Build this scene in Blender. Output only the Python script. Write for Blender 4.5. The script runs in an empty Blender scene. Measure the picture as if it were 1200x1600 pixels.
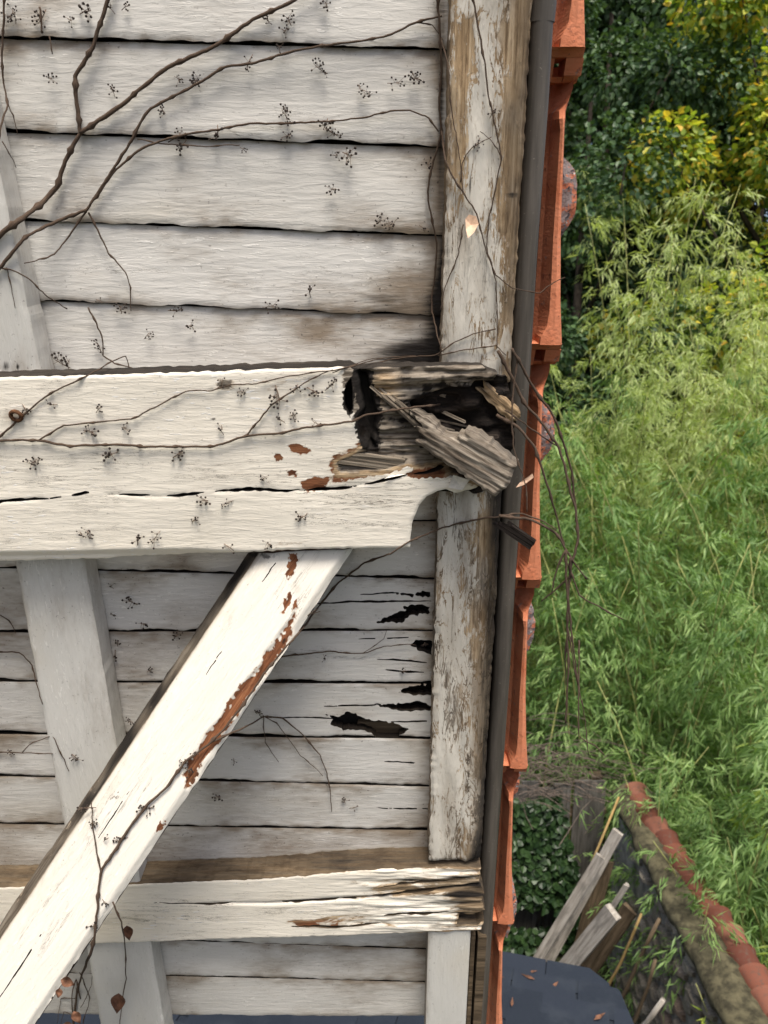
import bpy, math, random
import numpy as np
from mathutils import Matrix, Vector, noise as mnoise
rng = np.random.default_rng(7)
random.seed(7)
R = math.radians
S = bpy.context.scene
COL = S.collection

# ------------------------------------------------------------------ camera, sky, sun, exposure
PITCH = R(13.0); H = 5.5
F = 1244.0                                   # focal length in photo pixels (1200 x 1600)
cam_d = bpy.data.cameras.new('camera'); cam = bpy.data.objects.new('camera', cam_d); COL.objects.link(cam)
cam.location = (0, 0, H); cam.rotation_euler = (R(90) - PITCH, 0, 0)
cam_d.sensor_fit = 'VERTICAL'; cam_d.sensor_height = 36.0; cam_d.lens = 36.0 * F / 1600.0
cam_d.clip_start = 0.02; cam_d.clip_end = 600
cam_d.dof.use_dof = True; cam_d.dof.focus_distance = 1.06; cam_d.dof.aperture_fstop = 10.0
S.camera = cam
SUN_EL, SUN_AZ = R(65), R(168)               # azimuth clockwise from +Y: behind the camera, to its right is <180
w = bpy.data.worlds.new('World'); S.world = w; w.use_nodes = True
nt = w.node_tree; nt.nodes.clear()
sky = nt.nodes.new('ShaderNodeTexSky'); sky.sky_type = 'NISHITA'; sky.sun_disc = False
sky.sun_elevation = SUN_EL; sky.sun_rotation = SUN_AZ; sky.air_density = 0.75; sky.dust_density = 4.0; sky.ozone_density = 0.3
bg = nt.nodes.new('ShaderNodeBackground'); bg.inputs[1].default_value = 0.14
wo = nt.nodes.new('ShaderNodeOutputWorld'); nt.links.new(sky.outputs[0], bg.inputs[0]); nt.links.new(bg.outputs[0], wo.inputs[0])
sd = bpy.data.lights.new('sun', 'SUN'); sd.energy = 3.4; sd.angle = R(22); sd.color = (1.0, 0.945, 0.85)
sun = bpy.data.objects.new('sun', sd); COL.objects.link(sun)
sdir = Vector((math.sin(SUN_AZ) * math.cos(SUN_EL), math.cos(SUN_AZ) * math.cos(SUN_EL), math.sin(SUN_EL)))
sun.rotation_euler = sdir.to_track_quat('Z', 'Y').to_euler(); sun.location = sdir * 30
S.view_settings.view_transform = 'Standard'; S.view_settings.look = 'None'
S.view_settings.gamma = 1.0; S.view_settings.use_curve_mapping = False
S.view_settings.exposure = 0.50

# ------------------------------------------------------------------ geometry of the overhang
Z0 = 1.08                                    # distance of the boarding along the camera axis
AL = math.atan(3155.0 / F); SA, CA = math.sin(AL), math.cos(AL)
U3 = np.array([1, 0, 0.]); T3 = np.array([0, SA, -CA]); N3 = np.array([0, -CA, -SA]); O3 = np.array([0, 0, Z0])   # (right, up, forward)
def cam2world(c):
    c = np.asarray(c, float); cp, sp = math.cos(PITCH), math.sin(PITCH)
    return np.stack([c[..., 0], c[..., 2] * cp + c[..., 1] * sp, H + c[..., 1] * cp - c[..., 2] * sp], -1)
def ray(px, py):
    px, py = np.asarray(px, float), np.asarray(py, float)
    return np.stack([(px - 600) / F, -(py - 800) / F, np.ones_like(px)], -1)
def on_plane(px, py, w=0.0):                 # overhang coordinates (u across, t up the slope) of a point at height w over the boarding
    d = ray(px, py); k = (w - SA * Z0) / (d @ N3); q = d * k[..., None] - O3
    return np.stack([q @ U3, q @ T3], -1)
def at_depth(px, py, depth):                 # overhang coordinates (u, t, w) at a distance along the camera axis
    q = ray(px, py) * np.asarray(depth, float)[..., None] - O3
    return np.stack([q @ U3, q @ T3, q @ N3], -1)
def to_cam(L):
    L = np.asarray(L, float); return O3 + L[..., :1] * U3 + L[..., 1:2] * T3 + L[..., 2:3] * N3
def to_pix(L):
    c = to_cam(L); return 600 + F * c[..., 0] / c[..., 2], 800 - F * c[..., 1] / c[..., 2]
def to_world(L): return cam2world(to_cam(L))
def world_at(px, py, depth): return cam2world(ray(px, py) * depth)

# ------------------------------------------------------------------ object helpers
def tag(o, label=None, cat=None, group=None, kind=None):
    if label: o['label'] = label
    if cat: o['category'] = cat
    if group: o['group'] = group
    if kind: o['kind'] = kind
    return o
def empty(name, loc=(0, 0, 0), label=None, cat=None, group=None):
    o = bpy.data.objects.new(name, None); COL.objects.link(o); o.location = loc; o.empty_display_size = 0.1
    return tag(o, label, cat, group)
def new_mesh(name, V, faces, mat, smooth=True, attrs=None, vec=None):
    me = bpy.data.meshes.new(name)
    V = np.asarray(V, np.float32)
    if isinstance(faces, np.ndarray): faces = [faces]
    if len(faces) and isinstance(faces[0], np.ndarray):
        me.vertices.add(len(V)); me.vertices.foreach_set('co', V.ravel())
        lo = np.concatenate([f.ravel() for f in faces]).astype(np.int32)
        tot = np.concatenate([np.full(len(f), f.shape[1], np.int32) for f in faces])
        st = np.concatenate([[0], np.cumsum(tot)[:-1]]).astype(np.int32)
        me.loops.add(len(lo)); me.loops.foreach_set('vertex_index', lo)
        me.polygons.add(len(tot)); me.polygons.foreach_set('loop_start', st)
        me.update(calc_edges=True)
    else:
        me.from_pydata([tuple(map(float, v)) for v in V], [], faces)
    me.validate()
    me.polygons.foreach_set('use_smooth', np.full(len(me.polygons), smooth))
    for k, a in (attrs or {}).items():
        at = me.attributes.new(k, 'FLOAT', 'POINT'); at.data.foreach_set('value', np.asarray(a, np.float32))
    for k, a in (vec or {}).items():
        at = me.attributes.new(k, 'FLOAT_VECTOR', 'POINT'); at.data.foreach_set('vector', np.asarray(a, np.float32).ravel())
    if mat: me.materials.append(mat)
    me.update()
    return me
def link(name, me, parent=None, loc=None):
    o = bpy.data.objects.new(name, me); COL.objects.link(o)
    if parent: o.parent = parent
    if loc is not None: o.location = loc
    return o
def copy_tree(o, parent=None):
    c = o.copy(); COL.objects.link(c)
    if parent: c.parent = parent
    for ch in o.children: copy_tree(ch, c)
    return c

class MB:                                    # collects boxes, tubes and prisms into one mesh
    def __init__(s): s.v = []; s.f = []; s.g = []
    def add(s, V, Fs, G=None):
        b = len(s.v); s.v += [tuple(x) for x in V]; s.f += [tuple(b + i for i in f) for f in Fs]
        s.g += [tuple(x) for x in (G if G is not None else V)]
    def box(s, c, h, M=None, jit=0.0):
        c = np.array(c, float); h = np.array(h, float)
        q = np.array([[x, y, z] for x in (-1, 1) for y in (-1, 1) for z in (-1, 1)], float) * h
        q += rng.normal(0, 1, q.shape) * jit
        g = q.copy()
        if M is not None: q = q @ np.asarray(M, float).T
        s.add(q + c, [(0, 1, 3, 2), (4, 6, 7, 5), (0, 4, 5, 1), (2, 3, 7, 6), (0, 2, 6, 4), (1, 5, 7, 3)], g + rng.uniform(0, 5))
    def tube(s, P, rad, n=6, cap=True):
        P = np.asarray(P, float); m = len(P); rad = np.broadcast_to(np.asarray(rad, float), (m,))
        T = np.gradient(P, axis=0); T /= np.linalg.norm(T, axis=1)[:, None] + 1e-9
        ref = np.array([0.31, 0.83, 0.46]); V = []; G = []
        L = np.concatenate([[0], np.cumsum(np.linalg.norm(np.diff(P, axis=0), axis=1))])
        for i in range(m):
            a = np.cross(T[i], ref); a /= np.linalg.norm(a) + 1e-9; b = np.cross(T[i], a)
            for k in range(n):
                th = 2 * math.pi * k / n; V.append(P[i] + rad[i] * (a * math.cos(th) + b * math.sin(th))); G.append((L[i], th * 0.01, 0))
        Fs = [(i * n + k, i * n + (k + 1) % n, (i + 1) * n + (k + 1) % n, (i + 1) * n + k) for i in range(m - 1) for k in range(n)]
        if cap: Fs += [tuple(range(n))[::-1], tuple((m - 1) * n + k for k in range(n))]
        s.add(V, Fs, G)
    def ball(s, c, r):
        c = np.array(c, float)
        V = [c + np.array(d) * r for d in ((1, 0, 0), (-1, 0, 0), (0, 1, 0), (0, -1, 0), (0, 0, 1), (0, 0, -1))]
        s.add(V, [(0, 2, 4), (2, 1, 4), (1, 3, 4), (3, 0, 4), (2, 0, 5), (1, 2, 5), (3, 1, 5), (0, 3, 5)])
    def mesh(s, name, mat, smooth=False): 
        return new_mesh(name, np.array(s.v), s.f, mat, smooth, vec={'gc': np.array(s.g)})
    def build(s, name, mat, parent=None, smooth=False): return link(name, s.mesh(name, mat, smooth), parent)

# ------------------------------------------------------------------ node helpers
class N:
    def __init__(s, name):
        s.m = bpy.data.materials.new(name); s.m.use_nodes = True; s.t = s.m.node_tree; s.t.nodes.clear()
        s.out = s.t.nodes.new('ShaderNodeOutputMaterial')
    def n(s, typ, **kw):
        x = s.t.nodes.new('ShaderNode' + typ)
        for k, v in kw.items(): setattr(x, k, v)
        return x
    def l(s, a, b): s.t.links.new(a, b)
    def put(s, sock, v):
        if hasattr(v, 'is_linked') or isinstance(v, bpy.types.NodeSocket): s.l(v, sock)
        elif isinstance(v, (tuple, list)) and len(v) == 3 and sock.type == 'RGBA': sock.default_value = (*v, 1)
        else: sock.default_value = v
    def attr(s, name, out='Fac'): return s.n('Attribute', attribute_name=name).outputs[out]
    def math(s, op, a, b=0.0, c=0.0, clamp=False):
        x = s.n('Math', operation=op, use_clamp=clamp)
        s.put(x.inputs[0], a); s.put(x.inputs[1], b); s.put(x.inputs[2], c); return x.outputs[0]
    def mix(s, f, a, b, blend='MIX'):
        x = s.n('Mix', data_type='RGBA', blend_type=blend); s.put(x.inputs[0], f); s.put(x.inputs[6], a); s.put(x.inputs[7], b); return x.outputs[2]
    def vmul(s, v, k):
        x = s.n('VectorMath', operation='MULTIPLY'); s.l(v, x.inputs[0]); x.inputs[1].default_value = k; return x.outputs[0]
    def noise(s, v, sc=1.0, det=5.0, rough=0.6, dist=0.0):
        x = s.n('TexNoise'); s.l(v, x.inputs['Vector']); x.inputs['Scale'].default_value = sc; x.inputs['Detail'].default_value = det
        x.inputs['Roughness'].default_value = rough; x.inputs['Distortion'].default_value = dist; return x.outputs[0]
    def vor(s, v, sc, feature='F1', out=0):
        x = s.n('TexVoronoi', feature=feature); s.l(v, x.inputs['Vector']); x.inputs['Scale'].default_value = sc; return x.outputs[out]
    def step(s, v, a, b, lo=0.0, hi=1.0):
        x = s.n('MapRange', interpolation_type='SMOOTHSTEP'); s.put(x.inputs[0], v)
        for i, q in enumerate((a, b, lo, hi)): x.inputs[1 + i].default_value = q
        return x.outputs[0]
    def ramp(s, v, stops):
        x = s.n('ValToRGB'); s.l(v, x.inputs[0]); e = x.color_ramp.elements
        while len(e) < len(stops): e.new(0.5)
        for q, (p, c) in zip(e, stops): q.position = p; q.color = (*c, 1)
        return x.outputs[0]
    def bump(s, h, strength, dist, normal=None):
        x = s.n('Bump'); s.l(h, x.inputs['Height']); x.inputs['Strength'].default_value = strength; x.inputs['Distance'].default_value = dist
        if normal is not None: s.l(normal, x.inputs['Normal'])
        return x.outputs[0]
    def bsdf(s, col, rough=0.7, normal=None, spec=0.3, **kw):
        x = s.n('BsdfPrincipled'); s.put(x.inputs['Base Color'], col); s.put(x.inputs['Roughness'], rough); x.inputs['Specular IOR Level'].default_value = spec
        if normal is not None: s.l(normal, x.inputs['Normal'])
        for k, v in kw.items(): s.put(x.inputs[k], v)
        return x.outputs[0]
    def done(s, sh): s.l(sh, s.out.inputs[0]); return s.m
    def geo(s): return s.n('TexCoord').outputs['Object']

def paint_material(name, paint, dirt=(0.20, 0.15, 0.10), bump=1.0, crack=1.0, alligator=0.0, fl=1.0):
    k = N(name); g = k.attr('gc', 'Vector')
    blot = k.noise(k.vmul(g, (4, 14, 4)), 1, 6, 0.65, 0.3)
    fine = k.noise(k.vmul(g, (60, 190, 60)), 1, 5, 0.65)
    streak = k.noise(k.vmul(g, (10, 210, 10)), 1, 8, 0.68, 0.5)
    wr = k.noise(k.vmul(g, (26, 150, 26)), 1, 4, 0.6, 0.35)
    chip = k.noise(k.vmul(g, (55, 230, 55)), 1, 3, 0.6, 0.2)
    speck = k.noise(k.vmul(g, (230, 260, 230)), 1, 2, 0.5)
    # paint with its own tint changes and hair cracks along the grain
    col = k.mix(k.step(blot, 0.3, 0.72), tuple(c * 0.92 for c in paint), paint)
    col = k.mix(k.math('MULTIPLY', k.step(k.noise(k.vmul(g, (2.2, 5, 2)), 1, 4, 0.6), 0.52, 0.75), 0.35), col, (0.66, 0.55, 0.36))
    hair = k.step(k.math('ABSOLUTE', k.math('SUBTRACT', k.noise(k.vmul(g, (5, 70, 5)), 1, 6, 0.7, 0.8), 0.5)), 0.0, 0.014, 1, 0)
    hair = k.math('MULTIPLY', hair, k.step(blot, 0.50, 0.66))
    chips = k.math('MULTIPLY', k.step(chip, 0.62, 0.66), k.step(k.noise(k.vmul(g, (3, 9, 3)), 1, 4, 0.6), 0.42, 0.62))
    col = k.mix(k.math('MULTIPLY', chips, 0.75), col, tuple(min(0.86, c * 1.22) for c in paint))
    oi = k.n('ObjectInfo').outputs['Random']
    col = k.mix(k.math('MULTIPLY', oi, 0.9), col, k.mix(1.0, col, (0.90, 0.895, 0.88), 'MULTIPLY'))
    # grime
    gr = k.attr('grime_shade')
    gm = k.math('ADD', gr, k.math('ADD', k.math('MULTIPLY', k.math('SUBTRACT', blot, 0.5), 0.9), k.math('MULTIPLY', k.math('SUBTRACT', fine, 0.5), 0.55)))
    gm = k.step(gm, 0.05, 1.0)
    col = k.mix(k.math('MULTIPLY', gm, 0.92), col, dirt)
    dots = k.math('MULTIPLY', k.step(speck, 0.66, 0.74), k.math('ADD', 0.25, gr), clamp=True)
    col = k.mix(k.math('MULTIPLY', dots, 0.8), col, (0.07, 0.055, 0.045))
    col = k.mix(k.math('MULTIPLY', hair, 0.75 * crack), col, (0.09, 0.065, 0.045))
    # bare wood
    pe = k.attr('peel')
    pv = k.math('ADD', pe, k.math('ADD', k.math('MULTIPLY', k.math('SUBTRACT', k.noise(k.vmul(g, (14 * fl, 45 * fl, 14 * fl)), 1, 6, 0.68, 0.7), 0.5), 1.25), k.math('MULTIPLY', k.math('SUBTRACT', fine, 0.5), 0.35)))
    if alligator:
        vo = k.math('ABSOLUTE', k.math('SUBTRACT', k.noise(k.vmul(g, (13, 62, 13)), 1, 5, 0.62, 1.6), 0.5))
        pv = k.math('ADD', pv, k.math('MULTIPLY', k.step(vo, 0.0, 0.045, 1, 0), alligator))
    pm = k.step(pv, 0.60, 0.66)
    rim = k.step(pv, 0.50, 0.62)
    grey = k.ramp(streak, [(0.22, (0.025, 0.018, 0.013)), (0.42, (0.13, 0.105, 0.08)), (0.56, (0.30, 0.26, 0.21)), (0.78, (0.50, 0.45, 0.37))])
    rust = k.ramp(streak, [(0.25, (0.05, 0.017, 0.008)), (0.5, (0.20, 0.075, 0.032)), (0.75, (0.36, 0.17, 0.08))])
    tan = k.ramp(streak, [(0.30, (0.10, 0.06, 0.03)), (0.46, (0.36, 0.25, 0.14)), (0.62, (0.60, 0.46, 0.30))])
    tone = k.attr('tone')                    # 0 grey, 0.5 tan, 1 rust
    wood = k.mix(k.step(tone, 0.1, 0.45), grey, tan); wood = k.mix(k.step(tone, 0.6, 0.9), wood, rust)
    mot = k.noise(k.vmul(g, (24, 85, 24)), 1, 7, 0.72, 0.4)
    wood = k.mix(k.math('MULTIPLY', k.step(mot, 0.46, 0.66), 0.75), wood, k.mix(1.0, wood, (0.34, 0.30, 0.27), 'MULTIPLY'))
    wood = k.mix(k.math('MULTIPLY', gm, 0.6), wood, (0.05, 0.036, 0.024))
    col = k.mix(k.math('MULTIPLY', k.math('SUBTRACT', rim, pm, clamp=True), 0.5), col, (0.30, 0.20, 0.11))
    col = k.mix(pm, col, wood)
    # mould and rot, also shade painted into cracks, joints and the hollow
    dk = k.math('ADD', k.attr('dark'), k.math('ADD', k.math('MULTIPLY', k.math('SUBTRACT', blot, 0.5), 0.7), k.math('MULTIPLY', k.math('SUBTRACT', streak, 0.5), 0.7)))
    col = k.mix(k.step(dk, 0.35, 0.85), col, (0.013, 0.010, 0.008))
    # relief
    h = k.math('ADD', k.math('MULTIPLY', k.step(wr, 0.3, 0.75), 0.45), k.math('MULTIPLY', fine, 0.25))
    h = k.math('SUBTRACT', h, k.math('MULTIPLY', hair, 0.5)); h = k.math('ADD', h, k.math('MULTIPLY', chips, 0.5))
    hw = k.math('SUBTRACT', k.math('MULTIPLY', streak, 2.6), 1.6)
    hm = k.n('Mix', data_type='FLOAT'); k.l(pm, hm.inputs[0]); k.l(h, hm.inputs[2]); k.l(hw, hm.inputs[3])
    nb = k.bump(hm.outputs[0], 0.75 * bump, 0.0022)
    rg = k.n('Mix', data_type='FLOAT'); k.l(pm, rg.inputs[0]); rg.inputs[2].default_value = 0.5; rg.inputs[3].default_value = 0.9
    return k.done(k.bsdf(col, rg.outputs[0], nb, 0.3))

M_BOARD = paint_material('board_paint', (0.66, 0.642, 0.605), bump=0.5, crack=0.7)
M_BEAM = paint_material('beam_paint', (0.88, 0.825, 0.72), bump=0.5, crack=1.2)
M_BRACE = paint_material('brace_paint', (0.76, 0.725, 0.655), bump=0.6, crack=1.3)
M_RAFTER = paint_material('rafter_paint', (0.68, 0.645, 0.575), bump=0.9, alligator=0.30, fl=1.8)
M_RAFTER2 = paint_material('clean_rafter_paint', (0.66, 0.65, 0.615), bump=0.5, crack=0.3)

def wood_material(name, a, b, c, sc=1.0):
    k = N(name); g = k.attr('gc', 'Vector')
    st = k.noise(k.vmul(g, (7 * sc, 130 * sc, 130 * sc)), 1, 7, 0.65, 0.7)
    big = k.noise(k.vmul(g, (6, 20, 20)), 1, 4, 0.6)
    col = k.ramp(st, [(0.28, a), (0.5, b), (0.72, c)])
    col = k.mix(k.math('MULTIPLY', k.step(big, 0.45, 0.7), 0.6), col, tuple(x * 0.35 for x in b))
    return k.done(k.bsdf(col, 0.88, k.bump(st, 1.0, 0.004), 0.2))
M_ROT = wood_material('rotten_wood', (0.03, 0.022, 0.016), (0.20, 0.165, 0.125), (0.46, 0.40, 0.32))
M_ROTDARK = wood_material('near_black_wood', (0.005, 0.004, 0.003), (0.014, 0.010, 0.008), (0.05, 0.038, 0.03))  # near black, so the beam hollow it backs reads as shaded
M_ROTTAN = wood_material('tan_splinter', (0.08, 0.05, 0.025), (0.36, 0.28, 0.17), (0.62, 0.53, 0.37))
M_PLANK = wood_material('grey_plank', (0.14, 0.12, 0.10), (0.33, 0.30, 0.26), (0.47, 0.44, 0.39), 0.5)
M_PLANKBR = wood_material('brown_plank', (0.04, 0.028, 0.018), (0.11, 0.08, 0.05), (0.19, 0.14, 0.09), 0.5)
M_CANE = wood_material('dry_cane', (0.22, 0.14, 0.05), (0.38, 0.26, 0.10), (0.5, 0.36, 0.17), 0.5)

def simple(name, col, rough=0.7, nscale=None, var=0.35, bump=0.0, spec=0.3, metallic=0.0):
    k = N(name); g = k.geo()
    if nscale:
        n_ = k.noise(g, nscale, 6, 0.6)
        c = k.mix(k.step(n_, 0.3, 0.7), tuple(x * (1 - var) for x in col), tuple(min(1, x * (1 + var)) for x in col))
        nb = k.bump(n_, bump, 0.01) if bump else None
    else: c = col; nb = None
    return k.done(k.bsdf(c, rough, nb, spec, Metallic=metallic))
M_DARK = simple('dark_backing', (0.012, 0.010, 0.008), 0.95, 60, 0.5)
M_RUST = simple('rusty_iron', (0.10, 0.045, 0.02), 0.85, 300, 0.6, 0.3)

def m_stem():
    k = N('vine_bark'); g = k.attr('gc', 'Vector')
    n_ = k.noise(k.vmul(g, (90, 900, 90)), 1, 5, 0.6)
    col = k.ramp(n_, [(0.3, (0.035, 0.022, 0.016)), (0.55, (0.10, 0.068, 0.048)), (0.8, (0.22, 0.165, 0.12))])
    return k.done(k.bsdf(col, 0.85, k.bump(n_, 0.8, 0.001), 0.2))
M_STEM = m_stem()
M_BERRY = simple('dried_berry', (0.034, 0.024, 0.019), 0.75, 400, 0.5)
M_STALK = simple('berry_stalk', (0.16, 0.115, 0.085), 0.85, 300, 0.4)
M_DRYLEAF = simple('dead_leaf', (0.13, 0.062, 0.036), 0.8, 60, 0.5)

def m_tile():
    k = N('terracotta'); g = k.geo()
    n1 = k.noise(g, 18, 6, 0.65); n2 = k.noise(g, 240, 4, 0.6); n3 = k.noise(g, 60, 5, 0.7)
    c = k.mix(k.step(n1, 0.3, 0.7), (0.60, 0.19, 0.09), (0.76, 0.30, 0.165))
    oi = k.n('ObjectInfo').outputs['Random']; c = k.mix(k.math('MULTIPLY', oi, 0.8), c, k.mix(1.0, c, (0.86, 0.82, 0.80), 'MULTIPLY'))
    lic = k.step(k.noise(k.vmul(g, (34, 34, 34)), 1, 6, 0.75, 0.5), 0.61, 0.66); c = k.mix(k.math('MULTIPLY', lic, 0.65), c, (0.33, 0.27, 0.24))
    c = k.mix(k.math('MULTIPLY', k.step(k.noise(k.vmul(g, (9, 9, 9)), 1, 5, 0.7), 0.55, 0.7), 0.45), c, (0.26, 0.085, 0.05))
    c = k.mix(k.math('MULTIPLY', k.step(n3, 0.58, 0.66), 0.55), c, (0.18, 0.06, 0.04))
    c = k.mix(k.math('MULTIPLY', k.step(n2, 0.66, 0.72), 0.6), c, (0.08, 0.05, 0.045))
    return k.done(k.bsdf(c, 0.75, k.bump(n2, 0.7, 0.0015), 0.25))
M_TILE = m_tile()
def m_lichen():
    k = N('lichened_terracotta'); g = k.geo()
    n1 = k.noise(g, 75, 5, 0.7, 0.4); n2 = k.noise(g, 160, 5, 0.6); n3 = k.noise(g, 110, 3, 0.6)
    c = k.mix(k.step(n1, 0.44, 0.52), (0.50, 0.175, 0.10), (0.23, 0.19, 0.185))
    c = k.mix(k.step(n2, 0.58, 0.64), c, (0.07, 0.06, 0.065))
    c = k.mix(k.step(n3, 0.64, 0.68), c, (0.62, 0.62, 0.60))
    return k.done(k.bsdf(c, 0.9, k.bump(n2, 0.8, 0.004), 0.15))
M_LICHEN = m_lichen()
def m_strip():
    k = N('verge_strip_coating'); g = k.geo()
    n1 = k.noise(k.vmul(g, (90, 6, 90)), 1, 5, 0.6); n2 = k.noise(g, 260, 4, 0.6)
    c = k.mix(k.step(n1, 0.3, 0.7), (0.055, 0.048, 0.040), (0.115, 0.10, 0.085))
    c = k.mix(k.math('MULTIPLY', k.step(n2, 0.66, 0.70), 0.5), c, (0.25, 0.22, 0.18))
    return k.done(k.bsdf(c, 0.5, k.bump(n1, 0.1, 0.001), 0.4))
M_STRIP = m_strip()

# ------------------------------------------------------------------ 2-D helpers
def inside(poly, x, y):
    x = np.asarray(x); r = np.zeros(x.shape, bool); n_ = len(poly); j = n_ - 1
    for i in range(n_):
        xi, yi = poly[i]; xj, yj = poly[j]
        if yi != yj: r ^= ((yi > y) != (yj > y)) & (x < (xj - xi) * (y - yi) / (yj - yi) + xi)
        j = i
    return r
def nearest_on(poly, x, y):
    P = np.asarray(poly, float); Q = np.roll(P, -1, 0); best = np.full(x.shape, 1e9); bx = x.copy(); by = y.copy()
    for (x0, y0), (x1, y1) in zip(P, Q):
        dx, dy = x1 - x0, y1 - y0; L2 = dx * dx + dy * dy + 1e-18
        s = np.clip(((x - x0) * dx + (y - y0) * dy) / L2, 0, 1); qx, qy = x0 + s * dx, y0 + s * dy
        d = np.hypot(x - qx, y - qy); m = d < best
        best[m] = d[m]; bx[m] = qx[m]; by[m] = qy[m]
    return bx, by, best
def sdist(poly, x, y):                       # positive inside
    _, _, d = nearest_on(poly, x, y); return np.where(inside(poly, x, y), d, -d)
def ragged(poly, step, amp, seed=0):
    rr = np.random.default_rng(abs(int(seed))); out = []; P = [np.array(p, float) for p in poly]
    for a, b in zip(P, P[1:] + P[:1]):
        L = np.linalg.norm(b - a); n_ = max(1, int(L / step)); nn = np.array([-(b - a)[1], (b - a)[0]]) / (L + 1e-9)
        for i in range(n_):
            q = a + (b - a) * i / n_
            out.append(q + (nn * rr.normal(0, amp) if i else 0))
    return np.array(out)
def blob(px, py, cx, cy, rx, ry, ang=0):
    c, s = math.cos(R(ang)), math.sin(R(ang)); a = (px - cx) * c + (py - cy) * s; b = -(px - cx) * s + (py - cy) * c
    return np.exp(-(a / rx) ** 2 - (b / ry) ** 2)
def polyf(px, py, poly, soft=8):
    return np.clip(0.5 + sdist(poly, px, py) / (2 * soft), 0, 1)
def sm(x, a, b):
    t = np.clip((x - a) / (b - a), 0, 1); return t * t * (3 - 2 * t)
_ng = np.random.default_rng(3).uniform(-1, 1, (256, 256))
def vnoise(x, y):                            # cheap value noise
    xi, yi = np.floor(x).astype(int), np.floor(y).astype(int); fx, fy = x - xi, y - yi
    fx, fy = fx * fx * (3 - 2 * fx), fy * fy * (3 - 2 * fy); g = lambda a, b: _ng[a % 256, b % 256]
    return (g(xi, yi) * (1 - fx) + g(xi + 1, yi) * fx) * (1 - fy) + (g(xi, yi + 1) * (1 - fx) + g(xi + 1, yi + 1) * fx) * fy

def grid_slab(name, poly, w_front, w_back, res, mat, parent, holes=(), relief=None, fields=None, frame=None, along=0, edge=0.0, back=True, side=None):
    """A timber with any outline: fine front face with relief, side walls, back; wear and painted shade are stored on its vertices."""
    poly = np.asarray(poly, float); lo, hi = poly.min(0) - res, poly.max(0) + res
    nx, ny = [int(math.ceil((hi[i] - lo[i]) / res)) + 1 for i in (0, 1)]
    X, Y = np.meshgrid(lo[0] + np.arange(nx) * res, lo[1] + np.arange(ny) * res, indexing='ij')
    cx, cy = X[:-1, :-1] + res / 2, Y[:-1, :-1] + res / 2
    keep = inside(poly, cx, cy)
    for h_ in holes: keep &= ~inside(h_, cx, cy)
    idx = np.arange(nx * ny).reshape(nx, ny)
    q = np.stack([idx[:-1, :-1], idx[1:, :-1], idx[1:, 1:], idx[:-1, 1:]], -1)[keep]
    E = np.concatenate([q[:, [0, 1]], q[:, [1, 2]], q[:, [2, 3]], q[:, [3, 0]]])
    key = E.min(1).astype(np.int64) * (nx * ny) + E.max(1); uq, inv, cnt = np.unique(key, return_inverse=True, return_counts=True)
    bE = E[cnt[inv] == 1]
    used = np.unique(q); remap = np.full(nx * ny, -1); remap[used] = np.arange(len(used))
    x, y = X.ravel()[used].copy(), Y.ravel()[used].copy(); q = remap[q]; bE = remap[bE]
    bv = np.unique(bE); bx, by, bd = nearest_on(poly, x[bv], y[bv])
    for h_ in holes:
        hx, hy, hd = nearest_on(h_, x[bv], y[bv]); m = hd < bd; bx[m] = hx[m]; by[m] = hy[m]; bd[m] = hd[m]
    ok = bd < res * 1.5; x[bv[ok]] = bx[ok]; y[bv[ok]] = by[ok]
    # distance to the outline, for rounded edges and edge wear
    _, _, de = nearest_on(poly, x, y)
    z = np.full(x.shape, float(w_front))
    if edge: z -= edge * (1 - sm(de, 0, edge * 1.6))
    pl = np.stack([x, y, z], -1); L = pl if frame is None else frame(pl)
    px, py = to_pix(L)
    if relief is not None:
        z = z + relief(px, py, x, y, de); pl = np.stack([x, y, z], -1); L = pl if frame is None else frame(pl)
    n0 = len(x); off = np.array([rng.uniform(0, 9), rng.uniform(0, 9), 0])
    def gcs(p): g = p if along == 0 else p[:, [1, 0, 2]]; return g + off
    A = {k: np.zeros(n0) for k in ('grime_shade', 'peel', 'dark', 'tone')}
    if fields:
        for k, v in fields(px, py, x, y, de).items(): A[k] = np.clip(v, -1, 2)
    pb = pl.copy(); pb[:, 2] = w_back
    Lb = pb if frame is None else frame(pb)
    V = [L, Lb] if back else [L, Lb]
    G = [gcs(pl), gcs(pb)]
    Fq = [q]
    if back: Fq.append(q[:, ::-1] + n0)
    # side walls on their own vertices
    m = len(bE); sv = np.concatenate([L[bE[:, 0]], L[bE[:, 1]], Lb[bE[:, 1]], Lb[bE[:, 0]]])
    sg = np.concatenate([gcs(pl)[bE[:, 0]], gcs(pl)[bE[:, 1]], gcs(pb)[bE[:, 1]] + (0, w_front - w_back, 0), gcs(pb)[bE[:, 0]] + (0, w_front - w_back, 0)])
    a = 2 * n0 + np.arange(m); Fq.append(np.stack([a, a + 3 * m, a + 2 * m, a + m], -1))
    V.append(sv); G.append(sg)
    at = {}
    for k in A:
        ed = A[k][np.concatenate([bE[:, 0], bE[:, 1], bE[:, 1], bE[:, 0]])]
        if k == 'grime_shade': ed = np.maximum(ed, 0.75)
        if k == 'peel': ed = ed + 0.25
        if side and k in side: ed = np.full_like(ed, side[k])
        at[k] = np.concatenate([A[k], A[k], ed])
    me = new_mesh(name, np.concatenate(V), Fq, mat, True, at, {'gc': np.concatenate(G)})
    return link(name, me, parent)

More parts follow.
